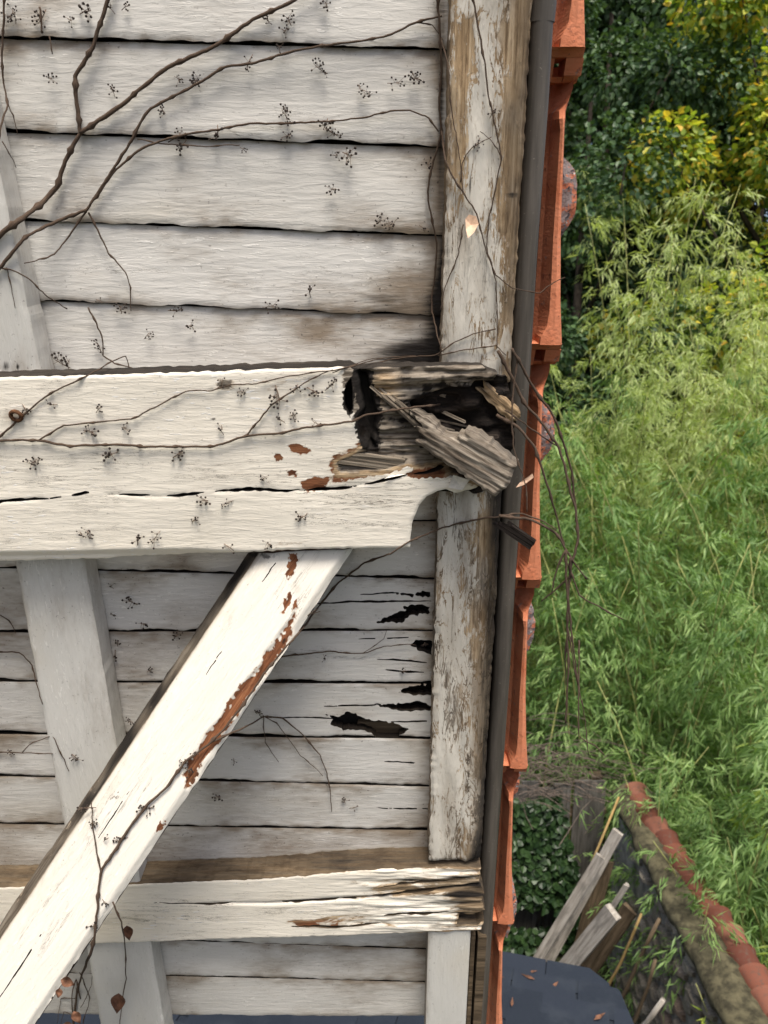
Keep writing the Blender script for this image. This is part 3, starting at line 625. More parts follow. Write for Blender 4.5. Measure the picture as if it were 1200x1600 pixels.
# rusty eye on the beam
def Lw(px, py, wv): q = on_plane(np.array(px, float), np.array(py, float), wv); return np.array([q[0], q[1], wv])
eye = MB(); c0 = Lw(25, 650, W_B + 0.004)
eye.tube([c0 + 0.006 * np.array([math.cos(q), math.sin(q), 0.3 * math.sin(q)]) for q in np.linspace(0, 6.28, 14)], 0.0026, 6, False)
eye.tube([c0 + (0.006, 0, 0), c0 + (0.006, 0, -0.014)], 0.003, 6)
eye.build('eye_bolt', M_RUST, beam, True)
# fresh chip on the verge rafter
flake('wood_chip', [(727, 342), (733, 335), (744, 338), (748, 350), (740, 364), (731, 372), (728, 358)], 0.868, M_FRESH, house, 0.003)
flake('wood_chip', [(812, 754), (832, 740), (834, 746), (818, 758), (806, 762)], 1.0, M_FRESH, house, 0.002)

# --- verge strip: rounded dark profile, two lengths with a socket joint
def strip(y0, y1, ua, ub, name='verge_strip'):
    ts = [on_plane(np.array(800.), np.array(float(y)), 0.02)[1] for y in np.linspace(y0, y1, 14)]
    prof = [(ua, -0.02), (ua, 0.012)] + [((ua + ub) / 2 - (ub - ua) / 2 * math.cos(q), 0.012 + 0.013 * math.sin(q)) for q in np.linspace(0.25, 2.9, 9)] + [(ub, 0.010), (ub, -0.022)]
    V = []; n_ = len(prof)
    for k, t in enumerate(ts):
        wob = 0.0007 * math.sin(k * 1.7)
        V += [(u + wob, t, wv) for u, wv in prof]
    Fs = [(i * n_ + k, i * n_ + k + 1, (i + 1) * n_ + k + 1, (i + 1) * n_ + k) for i in range(len(ts) - 1) for k in range(n_ - 1)]
    m_ = len(V); V += V[:n_] + V[(len(ts) - 1) * n_:len(ts) * n_]
    Fs += [tuple(m_ + k for k in range(n_)), tuple(m_ + n_ + k for k in range(n_))[::-1]]
    return link(name, new_mesh(name, V, Fs, M_STRIP, True), house)
strip(-340, 33, 0.1570, 0.1840); strip(30, 1700, 0.158, 0.1825)
b = MB()
tA, tBt = on_plane(np.array(800.), np.array(-330.), 0)[1], on_plane(np.array(800.), np.array(1440.), 0)[1]
b.box((0.138, (tA + tBt) / 2, -0.012), (0.042, (tA - tBt) / 2, 0.012)); b.build('verge_batten', M_ROTDARK, house)
tC = on_plane(np.array(740.), np.array(1720.), 0)[1]
b = MB(); b.box((0.1495, (tBt + tC) / 2, 0.008), (0.0035, (tBt - tC) / 2, 0.018)); b.box((0.164, (tBt + tC) / 2, 0.018), (0.007, (tBt - tC) / 2, 0.013)); b.build('verge_lath', M_PLANKBR, house)

# --- verge tiles
ends_px = [-330, 113, 572, 944, 1222, 1445, 1640]
W_T = -0.045
te = np.array([on_plane(np.array(880.), np.array(float(y)), W_T)[1] for y in ends_px[1:-1]])
gk = np.polyfit(np.arange(5), te, 1); te = [gk[0] * i + gk[1] for i in range(-1, 7)]
gauge = -gk[0]
def tile_mesh(seed):
    rr = np.random.default_rng(seed); mb = MB(); S_ = []
    st = np.concatenate([np.linspace(-0.06, 0.12, 8), np.linspace(0.16, 0.72, 12), np.linspace(0.75, 0.905, 12)])
    def prof(s):
        uD = np.interp(s, [-0.06, 0.02, 0.10, 0.14, 0.5, 0.75, 0.9], [0.224, 0.2235, 0.2135, 0.2130, 0.2175, 0.2235, 0.2290])
        lipw = np.interp(s, [-0.06, 0.06, 0.10, 0.15, 0.45, 0.68, 0.78, 0.84, 0.88, 0.905], [0.001, 0.001, 0.009, 0.005, 0.0085, 0.012, 0.0145, 0.019, 0.0275, 0.0285])
        wl = np.interp(s, [-0.06, 0.04, 0.12, 0.9], [-0.062, -0.056, -0.038, -0.030])
        uC = uD - lipw; uM = min(0.199, uC - 0.001); uI = min(0.190, uM - .001)
        return [(uI - .004, wl - 0.060), (uM + 0.3 * (uC - uM), wl - 0.034), (uC, wl - 0.001), ((uC + uD) / 2, wl + 0.0012), (uD - 0.001, wl - 0.0006), (uD + 0.0008, wl - 0.006), (uD + 0.001, wl - 0.075), (uI - .004, wl - 0.076)]
    V = []
    for s in st: V += [(u, -s * gauge, wv) for u, wv in prof(s)]
    n_ = 8; m = len(st)
    Fs = [(i * n_ + k, (i + 1) * n_ + k, (i + 1) * n_ + (k + 1) % n_, i * n_ + (k + 1) % n_) for i in range(m - 1) for k in range(n_)]
    Fs += [tuple(range(n_)), tuple((m - 1) * n_ + k for k in range(n_))[::-1]]
    Fs = [f[::-1] for f in Fs]
    mb.add(V, Fs)
    def wedge(u0, u1, s0, s1, w0, w1, back):  # block whose face falls away toward the lower end
        q = [(u0, -s0 * gauge, w0), (u1, -s0 * gauge, w0), (u1, -s1 * gauge, w1), (u0, -s1 * gauge, w1)]
        q2 = [(a, b_, back) for a, b_, _ in q]
        mb.add(q + q2, [(3, 2, 1, 0), (4, 5, 6, 7), (0, 1, 5, 4), (1, 2, 6, 5), (2, 3, 7, 6), (3, 0, 4, 7)])
    wedge(0.186, 0.2305, 0.903, 0.93, -0.036, -0.045, -0.09)
    wedge(0.2115, 0.2318, 0.931, 0.982, -0.0452, -0.054, -0.09); wedge(0.2125, 0.2295, 0.983, 1.0, -0.0545, -0.066, -0.09)
    wedge(0.186, 0.1985, 0.931, 1.0, -0.0465, -0.060, -0.09)
    wedge(0.1990, 0.2120, 0.984, 1.0, -0.0600, -0.067, -0.09)
    me = mb.mesh('roof_tile', M_TILE, False)
    return me
tm = [tile_mesh(1)]
tm[0].polygons.foreach_set('use_smooth', np.zeros(len(tm[0].polygons), bool))
tiles = []
for i in range(-1 + 1, 7):
    o = link('roof_tile', tm[0], house); o.location = (0.0012 * random.uniform(-1, 1), te[i] + gauge, 0.002 * random.uniform(-1, 1)); tiles.append(o)
# lichened rolls of the tiles, standing out on the upper side
rolls = [[(860, 238), (880, 243), (893, 254), (901, 270), (904, 285), (903, 312), (901, 332), (890, 354), (880, 370), (872, 385), (850, 385)],
         [(835, 628), (850, 633), (862, 645), (868, 660), (868, 690), (860, 708), (848, 722), (842, 735), (820, 735)],
         [(815, 940), (828, 946), (836, 957), (837, 980), (835, 1000), (828, 1018), (816, 1034), (795, 1034)],
         [(788, 1188), (806, 1190), (814, 1202), (815, 1216), (811, 1236), (801, 1254), (794, 1270), (780, 1270)],
         [(775, 1384), (796, 1386), (806, 1399), (809, 1415), (807, 1432), (800, 1452), (794, 1470), (770, 1470)]]
for k, q in enumerate(rolls):
    pl = ragged(PX(q, -0.10), 0.006, 0.0008, k)
    nm = grid_slab('tile_roll', pl, -0.10, -0.17, 0.005, M_LICHEN, tiles[k + 1], (), lambda px, py, u, t, de: 0.003 * vnoise(u * 200, t * 200), edge=0.008)
    nm.location = -np.array(tiles[k + 1].location); nm['label'] = 'lichen crusted roll on the upper side of the tile'
b = MB(); tl, th_ = tlow + 0.004, 0.72
b.box((-0.30, (tl + th_) / 2, -0.135), (0.495, (th_ - tl) / 2, 0.03)); b.build('tile_field', M_TILE, house)

# --- gable wall that the purlins and the brace run back to
inv = house.matrix_world.inverted()
for k in range(50):
    z0, z1 = k * 0.148, k * 0.148 + 0.150; ye = lambda z: min(1.052 - 0.15 * (z - 5.257), 1.16) - 0.02
    xo, xi = -0.80, -0.825; ya = -1.5; mb = MB()
    V = [(xo + 0.012, ya, z0), (xo + 0.012, ye(z0), z0), (xo, ye(z1), z1), (xo, ya, z1), (xi, ya, z0), (xi, ye(z0), z0), (xi, ye(z1), z1), (xi, ya, z1)]
    mb.add([tuple(inv @ Vector(v)) for v in V], [(0, 1, 2, 3), (7, 6, 5, 4), (0, 4, 5, 1), (3, 2, 6, 7), (1, 5, 6, 2), (0, 3, 7, 4)], [(v[1] + k * 1.7, v[2], v[0]) for v in V])
    mb.build('wall_board', M_BOARD, house)

# ------------------------------------------------------------------ loose broken pieces in the rotten hollow
def block(name, c_px, depth, L, Wd, Th, ang, yaw, mat, label, jag=0.004, cat='wood piece'):
    # splintered timber: a bundle of long fibres of uneven length with one torn end
    c = at_depth(np.array(float(c_px[0])), np.array(float(c_px[1])), np.array(depth))
    ca, sa = math.cos(R(ang)), math.sin(R(ang)); cy_, sy_ = math.cos(R(yaw)), math.sin(R(yaw))
    d = np.array([ca * cy_, -sa * cy_, sy_]); e = np.array([sa, ca, 0.0]); n3 = np.cross(d, e)
    mb = MB(); n_ = max(4, int(Wd / 0.0045)); m_ = max(2, int(Th / 0.010))
    for i in range(n_):
        for j in range(m_):
            l0 = -L / 2 - abs(random.gauss(0, jag * 2.0)) + (0.02 * (i / n_)) ; l1 = L / 2 + random.gauss(0, jag * 0.35)
            cc = c + d * (l0 + l1) / 2 + e * ((i + .5) / n_ - .5) * Wd + n3 * (((j + .5) / m_ - .5) * Th + random.gauss(0, 0.0009))
            mb.box(cc, ((l1 - l0) / 2, Wd / n_ / 2 * 1.10, Th / m_ / 2 * 1.06), np.stack([d, e, n3], 1), 0.0005)
    W_ = to_world(np.array(mb.v)); org = to_world(c); mb.v = [tuple(x) for x in W_ - org]
    o = mb.build(name, mat); o.location = org
    return tag(o, label, cat)
def chunk(name, c_px, depth, pts, th, ang, yaw, label, cat, res=0.0016, dk=0.08, tone=-0.1, seed=1):
    c = at_depth(np.array(float(c_px[0])), np.array(float(c_px[1])), np.array(depth)); ca, sa = math.cos(R(ang)), math.sin(R(ang)); cy_, sy_ = math.cos(R(yaw)), math.sin(R(yaw))
    d = np.array([ca * cy_, -sa * cy_, sy_]); e = np.array([sa, ca, 0.0]); n3 = np.cross(d, e); org = to_world(c)
    fr = lambda p: c + p[..., :1] * d + p[..., 1:2] * e + p[..., 2:3] * n3
    rel = lambda px, py, a, b_, de: 0.0016 * vnoise(a * 8 + seed, b_ * 120) + 0.0014 * vnoise(a * 26, b_ * 420 + seed) + 0.001 * vnoise(a * 60, b_ * 900) - 0.004 * (1 - sm(de, 0, .004))
    fld = lambda px, py, a, b_, de: dict(peel=2.0 + 0 * a, tone=tone + 0.3 * np.clip(vnoise(a * 30, b_ * 60 + seed), 0, 1) * sm(a, -.02, .06), grime_shade=0.25 + 0.5 * vnoise(a * 18 + seed, b_ * 90), dark=dk + 0.55 * vnoise(a * 22 + 3, b_ * 300) * (b_ < 1) + 0.35 * (1 - sm(a, pts[0][0] + .005, pts[0][0] + .05)))
    o = grid_slab(name, ragged(pts, 0.004, 0.0009, seed), th / 2, -th / 2, res, M_BEAM, None, (), rel, fld, frame=fr, side=dict(peel=2.0, grime_shade=0.5, dark=0.3))
    co = np.zeros(len(o.data.vertices) * 3, np.float32); o.data.vertices.foreach_get('co', co); W_ = to_world(co.reshape(-1, 3)) - org
    o.data.vertices.foreach_set('co', W_.astype(np.float32).ravel()); o.data.update(); o.location = org
    return tag(o, label, cat)
chunk('broken_timber', (726, 700), 0.950, [(-.082, .010), (-.050, .002), (-.064, -.004), (-.046, -.010), (-.056, -.018), (-.030, -.022), (.060, -.029), (.066, -.010), (.063, .016), (.010, .025), (-.010, .023), (-.004, .017), (-.016, .015), (-.012, .008), (-.030, .004), (-.052, .012)], .044, 27, 14, 'thick splintered grey timber chunk slanting out of the rotten beam end', 'wood piece', seed=3)
chunk('broken_timber', (777, 627), 0.968, [(-.030, .009), (-.022, .002), (-.032, -.004), (.030, -.010), (.034, .004), (.026, .010)], .014, 38, 6, 'small tan splintered stub above the thick grey timber chunk', 'wood piece', tone=0.42, seed=5)
block('wood_splinter', (662, 668), 0.950, 0.092, 0.010, 0.010, 40, 8, M_ROT, 'thin grey splinter lying along the edge of the black rotten hollow', 0.01)
block('wood_splinter', (574, 719), 0.965, 0.095, 0.016, 0.007, 8, 0, M_ROT, 'flat grey sliver on the peeling paint left of the rotten beam end', 0.008)
block('dark_stick', (806, 833), 0.985, 0.050, 0.013, 0.009, 33, 10, M_ROTDARK, 'short dark broken stick crossing the brown verge strip below the beam', 0.002, 'stick')

# ------------------------------------------------------------------ creepers
raf_v = [[(705, -100), (832, -100), (795, 600), (683, 600)], [(680, 770), (780, 770), (745, 1345), (668, 1345)], [(665, 1460), (745, 1460), (740, 1700), (660, 1700)]]
raf_i = [[(-60, -100), (0, 190), (84, 585), (-60, 585)], [(24, 875), (140, 870), (225, 1360), (110, 1360)], [(145, 1470), (243, 1470), (260, 1650), (170, 1650)]]
brace_q = [(380, 866), (552, 857), (20, 1655), (-120, 1655), (-120, 1590)]
def plane_depth(px, py, wv): d = ray(px, py); return (wv - SA * Z0) / (d @ N3)
def surf(px, py):
    px, py = np.asarray(px, float), np.asarray(py, float)
    z = plane_depth(px, py, 0.001)
    for q in raf_v + raf_i:
        m = inside(q, px, py); z = np.where(m, np.minimum(z, plane_depth(px, py, W_R)), z)
    z = np.where(inside(pur_px, px, py), plane_depth(px, py, W_P), z)
    z = np.where((px > 782 - .04 * (py - 800)) , np.minimum(z, plane_depth(px, py, 0.028)), z)
    z = np.where(inside(beam_px, px, py), plane_depth(px, py, W_B), z)
    z = np.where(inside(brace_q, px, py), np.minimum(z, ZB), z)
    return z
def spline(P, n_per=7):
    P = np.asarray(P, float); Q = np.concatenate([[2 * P[0] - P[1]], P, [2 * P[-1] - P[-2]]]); out = []
    for i in range(1, len(Q) - 2):
        p0, p1, p2, p3 = Q[i - 1:i + 3]; L = np.linalg.norm((p2 - p1)[:2]); m = max(2, int(L / n_per))
        t = np.arange(m)[:, None] / m
        out.append(0.5 * ((2 * p1) + (-p0 + p2) * t + (2 * p0 - 5 * p1 + 4 * p2 - p3) * t ** 2 + (-p0 + 3 * p1 - 3 * p2 + p3) * t ** 3))
    return np.concatenate(out + [P[-1:]])
def stem_path(pts, lift=0.004, hang=None, tight=0.55):
    P = np.array([p[:2] for p in pts], float)
    Q = spline(np.c_[P, np.zeros(len(P))], 6)[:, :2]; seg = []
    for a_, c_ in zip(P[:-1], P[1:]): m_ = max(2, int(np.linalg.norm(c_ - a_) / 6)); seg.append(a_ + (c_ - a_) * (np.arange(m_) / m_)[:, None])
    Ql = np.concatenate(seg + [P[-1:]]); Q = 0.35 * Q + 0.65 * Ql
    Q = Q + np.stack([vnoise(Q[:, 0] / 9, Q[:, 1] / 9), vnoise(Q[:, 1] / 9 + 40, Q[:, 0] / 9)], -1) * 1.1
    if hang is not None: z = np.interp(np.linspace(0, 1, len(Q)), np.linspace(0, 1, len(hang)), hang)
    else:
        z = surf(Q[:, 0], Q[:, 1]); m = z.copy()
        for s_ in range(1, 9): m[s_:] = np.minimum(m[s_:], z[:-s_] + 0.0035 * s_); m[:-s_] = np.minimum(m[:-s_], z[s_:] + 0.0035 * s_)
        z = np.convolve(np.pad(m, 3, 'edge'), np.ones(7) / 7, 'valid') - lift
    return Q, to_world(at_depth(Q[:, 0], Q[:, 1], z)), z
# dried berry clusters, five shapes shared by all creepers
def cluster_mesh(seed):
    rr = np.random.default_rng(seed); mb = MB(); base = np.zeros(3); n_ = rr.integers(2, 13); tips = []
    main = np.array([rr.normal(0, .005), rr.uniform(.007, .02), 0.003]); mb.tube([base, main * 0.5 + rr.normal(0, .001, 3), main], [0.0007, 0.0006, 0.0005], 4)
    for k in range(n_):
        a = main * rr.uniform(0.25, 1.0); th = rr.uniform(0, 6.28); L = rr.uniform(0.004, 0.012)
        tip = a + L * np.array([math.cos(th), math.sin(th) * 0.9 + 0.25, rr.uniform(-0.1, 0.5)])
        mb.tube([a, (a + tip) / 2 + rr.normal(0, .0006, 3), tip], [0.0004, 0.00032, 0.0003], 4, False)
        tips.append((tip, rr.uniform(0.0014, 0.0021)))
    nf = len(mb.f)
    for tip, r_ in tips: ico(mb, tip, r_)
    me = mb.mesh('berry_cluster', M_STALK, True); me.materials.append(M_BERRY)
    me.polygons.foreach_set('material_index', (np.arange(len(me.polygons)) >= nf).astype(np.int32)); return me
def ico(mb, c, r):
    g = (1 + 5 ** .5) / 2; v = np.array([(-1, g, 0), (1, g, 0), (-1, -g, 0), (1, -g, 0), (0, -1, g), (0, 1, g), (0, -1, -g), (0, 1, -g), (g, 0, -1), (g, 0, 1), (-g, 0, -1), (-g, 0, 1)]) / 1.9 * r + c
    mb.add(v, [(0, 11, 5), (0, 5, 1), (0, 1, 7), (0, 7, 10), (0, 10, 11), (1, 5, 9), (5, 11, 4), (11, 10, 2), (10, 7, 6), (7, 1, 8), (3, 9, 4), (3, 4, 2), (3, 2, 6), (3, 6, 8), (3, 8, 9), (4, 9, 5), (2, 4, 11), (6, 2, 10), (8, 6, 7), (9, 8, 1)])
CL = [cluster_mesh(s) for s in range(18)]
NW = Vector(cw(N3)); TW = Vector(cw(T3))
VINES = []
def vine(label, stems, twigs=(), hang=False):
    allp = []; meshes = []
    for part, lst in (('stem', stems), ('twig', twigs)):
        for it in lst:
            pts, r0, r1 = it[0], it[1], it[2]; hg = it[3] if len(it) > 3 else None
            Q, Wd, z = stem_path(pts, 0.004 if part == 'stem' else 0.003, hg)
            n_ = len(Q); rad = (0.66 if hg is None else 1.15) * np.linspace(r0, r1, n_) * (1 + 0.18 * vnoise(np.arange(n_) / 1.7, np.full(n_, r0 * 9e3)))
            nod = (np.arange(n_) % random.randint(8, 13)) == 3; rad = np.where(nod, rad * 1.7, rad)
            meshes.append((part, Wd, rad)); allp.append((Q, Wd, z))
    org = meshes[0][1][0]
    root = empty('creeper', org, label, 'vine')
    for part, Wd, rad in meshes:
        mb = MB(); mb.tube(Wd - org, rad, 6); mb.build(part, M_STEM, root, True)
    VINES.append((root, org, np.concatenate([a[0] for a in allp]), np.concatenate([a[1] for a in allp])))
    return root
def berry(px, py, size=1.0, rot=None):
    best = min(VINES, key=lambda v: np.min(np.hypot(v[2][:, 0] - px, v[2][:, 1] - py)))
    z = float(surf(np.array(float(px)), np.array(float(py)))) - 0.0012
    p = to_world(at_depth(np.array(float(px)), np.array(float(py)), np.array(z))); i = int(np.argmin(np.hypot(best[2][:, 0] - px, best[2][:, 1] - py)))
    o = link('berry_cluster', random.choice(CL), best[0])
    th = random.uniform(0, 6.28) if rot is None else rot
    right = Vector((1, 0, 0)); y = (TW * math.cos(th) + right * math.sin(th)).normalized(); x = y.cross(NW).normalized()
    M = Matrix((x, y, NW)).transposed().to_4x4(); s_ = size * random.uniform(0.5, 0.82)
    o.matrix_basis = Matrix.Translation(Vector(p) - Vector(best[1])) @ M @ Matrix.Scale(s_, 4)
    return o
mm = 0.001
vine('thick forked creeper stem rising across the top left boards', [([(-30, 400), (5, 362), (30, 345), (60, 322), (90, 292), (95, 270), (110, 235), (125, 207), (120, 160), (117, 120), (130, 100), (147, 68), (160, 25), (172, -10), (180, -60)], 4.6 * mm, 3.2 * mm),
      ([(125, 207), (160, 185), (185, 168), (225, 135), (262, 105), (300, 88), (340, 70), (395, 30), (430, 15), (470, -6), (520, -40)], 3.6 * mm, 2.6 * mm)], [([(62, 10), (65, 52)], 1.6 * mm, 1.4 * mm), ([(77, 56), (82, 85)], 1.2 * mm, .8 * mm)])
vine('long arching creeper crossing the upper boards to the tan post', [([(-25, 450), (15, 400), (40, 370), (90, 345), (135, 328), (150, 305), (180, 260), (205, 220), (220, 190), (235, 170), (275, 148), (310, 130), (350, 105), (400, 98), (440, 85), (480, 75), (540, 67), (600, 57), (650, 35), (690, 25)], 3.0 * mm, 1.5 * mm),
      ([(140, 322), (178, 268), (215, 236), (250, 220), (300, 208), (345, 202), (390, 193), (440, 193), (500, 190), (560, 185), (610, 174), (640, 172), (670, 185), (685, 205)], 2.2 * mm, 1.3 * mm)],
     [([(135, 330), (115, 358), (85, 398), (38, 412)], 1.6 * mm, 1.0 * mm), ([(138, 332), (155, 365), (170, 395), (195, 425), (204, 450), (205, 487)], 1.6 * mm, .9 * mm), ([(215, 217), (250, 224), (320, 229), (375, 226)], 1.2 * mm, .8 * mm), ([(262, 22 + 200), (290, 208)], .9 * mm, .7 * mm)])
vine('thin creeper hugging the far left edge of the boards', [([(8, -20), (5, 50), (3, 90), (5, 130), (12, 165), (3, 190), (-4, 230)], 2.0 * mm, 1.3 * mm), ([(-10, 418), (15, 421), (45, 435), (75, 465), (105, 482)], 1.4 * mm, .8 * mm)], [([(3, 220), (18, 245), (26, 262)], .9 * mm, .6 * mm), ([(10, 418), (17, 445), (24, 482)], 1.0 * mm, .6 * mm), ([(12, 160), (20, 180), (28, 210)], 1.0 * mm, .6 * mm)])
vine('slender creeper running down the left side of the tan post', [([(683, -20), (688, 60), (690, 110), (686, 170), (690, 205), (675, 260), (668, 300), (675, 345), (683, 380), (680, 430), (674, 480), (690, 550)], 2.2 * mm, 1.2 * mm),
      ([(690, 205), (695, 250), (710, 280), (730, 310), (745, 335), (755, 375), (760, 395), (775, 430), (800, 450), (843, 458), (865, 441), (882, 433)], 1.5 * mm, .9 * mm)],
     [([(690, 60), (700, 100), (705, 170), (716, 230), (724, 300)], 1.1 * mm, .7 * mm), ([(724, 350), (715, 400), (695, 450), (688, 485)], 1.2 * mm, .7 * mm), ([(720, 285), (722, 255), (738, 230), (768, 214)], 1.1 * mm, .6 * mm), ([(650, 35), (676, 40), (692, 62)], 1.1 * mm, .8 * mm)])
vine('slender creeper down the middle of the tan post', [([(736, -20), (750, 55), (757, 95), (763, 150), (775, 200), (783, 245), (775, 290), (765, 340), (760, 385), (775, 440), (777, 500), (776, 545)], 1.5 * mm, .9 * mm)], [([(783, 245), (770, 222), (750, 205)], .9 * mm, .6 * mm)])
vine('short broken twig between the fourth and fifth upper boards', [([(138, 480), (150, 505), (160, 525), (162, 555), (180, 567), (215, 578)], 1.5 * mm, 1.0 * mm)])
vine('creeper along the cream beam with side shoots and berries', [([(-30, 690), (35, 687), (70, 690), (110, 697), (170, 694), (230, 698), (280, 698), (335, 697), (385, 681), (430, 678), (480, 668), (550, 658), (575, 648), (640, 637), (690, 632), (730, 637), (775, 648)], 2.4 * mm, 1.8 * mm)],
     [([(60, 689), (100, 665), (145, 660), (205, 655), (235, 640), (290, 612), (330, 610), (360, 601), (400, 600), (440, 590), (480, 583), (530, 577), (600, 558)], 1.5 * mm, 1.0 * mm), ([(385, 681), (420, 637), (450, 615), (480, 595), (520, 577)], 1.5 * mm, .9 * mm),
      ([(-10, 692), (30, 655), (70, 620), (130, 590), (180, 562), (197, 556), (202, 578)], 1.8 * mm, 1.0 * mm)])
vine('two crossing twigs over the foot of the tan post', [([(560, 572), (620, 560), (680, 555), (710, 535), (745, 520), (775, 514)], 1.2 * mm, 1.0 * mm)], [([(684, 556), (730, 546), (775, 541), (790, 556)], 1.2 * mm, .9 * mm), ([(520, 582), (580, 560), (650, 556)], 1.0 * mm, .7 * mm)])
vine('dark creeper climbing the brace from bottom left to the beam end', [([(110, 1640), (122, 1540), (145, 1480), (152, 1420), (155, 1380), (160, 1358), (185, 1320), (205, 1290), (230, 1258), (260, 1230), (290, 1190), (330, 1160), (370, 1115), (420, 1043), (470, 985), (500, 945), (530, 910), (570, 880), (610, 865), (640, 846), (690, 825), (760, 808), (790, 808)], 3.0 * mm, 1.7 * mm),
      ([(330, 1160), (390, 1133), (412, 1120), (440, 1122), (470, 1145), (500, 1180), (514, 1220), (518, 1268)], 1.9 * mm, 1.1 * mm)],
     [([(158, 1362), (150, 1325), (145, 1290), (143, 1255)], 1.5 * mm, .8 * mm), ([(411, 1118), (415, 1160), (435, 1190)], 1.1 * mm, .7 * mm), ([(412, 1120), (432, 1130), (470, 1180), (505, 1212)], 1.0 * mm, .7 * mm), ([(495, 952), (480, 962), (500, 955)], .8 * mm, .6 * mm)])
vine('thin twig lying on the lower boards beside the rotten holes', [([(440, 1026), (480, 1021), (510, 1018), (568, 1021), (600, 1010), (650, 1007)], 1.6 * mm, .9 * mm)], [([(568, 1020), (600, 998), (604, 985)], .8 * mm, .5 * mm)])
vine('drooping twig with a curled dead leaf below the lower beam', [([(176, 1410), (190, 1440), (196, 1480), (197, 1530), (190, 1570), (184, 1630)], 1.5 * mm, 1.1 * mm)])
vine('curved twig on the shaded boards left of the grey rafter', [([(-20, 1018), (30, 1020), (50, 1040), (58, 1070), (66, 1100)], 1.5 * mm, .9 * mm)], [([(-5, 958), (15, 970), (25, 990)], 1.2 * mm, .8 * mm)])
vine('forked twig on the dim boards near the foot of the grey rafter', [([(-20, 1175), (35, 1176), (60, 1177), (82, 1179)], 1.4 * mm, .9 * mm)], [([(35, 1175), (52, 1160), (82, 1150), (92, 1170), (108, 1206)], 1.2 * mm, .8 * mm)])
dl = vine('tangle of reddish dry shoots and leaves at the brace foot', [([(125, 1560), (118, 1500 + 30), (112, 1560), (118, 1640)], 1.6 * mm, 1.2 * mm), ([(125, 1520), (140, 1560), (130, 1600), (140, 1640)], 1.2 * mm, .9 * mm)], [([(120, 1560), (95, 1560), (90, 1600)], 1.0 * mm, .7 * mm), ([(126, 1575), (143, 1540), (146, 1515)], .9 * mm, .6 * mm), ([(118, 1590), (100, 1580), (92, 1630)], .9 * mm, .6 * mm)])
def hz(*z): return list(z)
vine('dark creeper strands hanging free from the beam end over the tiles', [([(778, 548), (800, 590), (818, 628), (838, 650), (868, 690), (880, 720), (890, 760), (900, 800), (903, 845), (892, 890), (886, 960), (888, 1050), (884, 1130)], 1.7 * mm, 1.0 * mm, hz(.90, .93, .95, .96, .97, .99, 1.0, 1.02)),
      ([(800, 545), (830, 600), (865, 650), (880, 690), (893, 735), (899, 790), (904, 850)], 1.5 * mm, 1.0 * mm, hz(.90, .93, .95, .97, .99, 1.0))],
     [([(775, 648), (810, 667), (835, 700), (850, 740), (865, 790), (878, 840), (884, 860)], 1.7 * mm, .9 * mm, hz(.925, .93, .94, .95, .97, .98)), ([(808, 560), (800, 640), (803, 700), (822, 760), (824, 800)], .9 * mm, .6 * mm, hz(.91, .92, .93, .94)), ([(790, 640), (830, 670), (875, 700)], .9 * mm, .7 * mm, hz(.92, .94, .96))])
vine('pale brittle twigs knotted beyond the tile edge', [([(780, 806), (830, 812), (868, 832), (885, 860), (905, 890), (916, 905)], 1.6 * mm, .9 * mm, hz(.95, .95, .96, .98)), ([(885, 858), (884, 900), (890, 960), (896, 1010), (903, 1070)], 1.3 * mm, .8 * mm, hz(.96, .98, 1.0))],
     [([(884, 860), (870, 890), (862, 925)], 1.1 * mm, .7 * mm, hz(.96, .98)), ([(892, 870), (890, 900), (870, 920), (845, 940)], 1.3 * mm, .8 * mm, hz(.96, .98, 1.0)), ([(888, 880), (905, 930), (940, 950), (973, 968)], 1.1 * mm, .6 * mm, hz(.97, .98, 1.0)), ([(780, 806), (815, 803), (850, 815), (870, 828)], 1.1 * mm, .7 * mm, hz(.95, .95, .95)),
      ([(905, 1000), (904, 1070), (905, 1150), (930, 1165), (945, 1180)], .9 * mm, .6 * mm, hz(1.0, 1.0, 1.02)), ([(888, 980), (900, 1060), (912, 1110), (920, 1180)], .8 * mm, .5 * mm, hz(1.0, 1.01, 1.03)), ([(886, 1000), (882, 1030), (885, 1070)], 1.0 * mm, .5 * mm, hz(1.0, 1.01))])
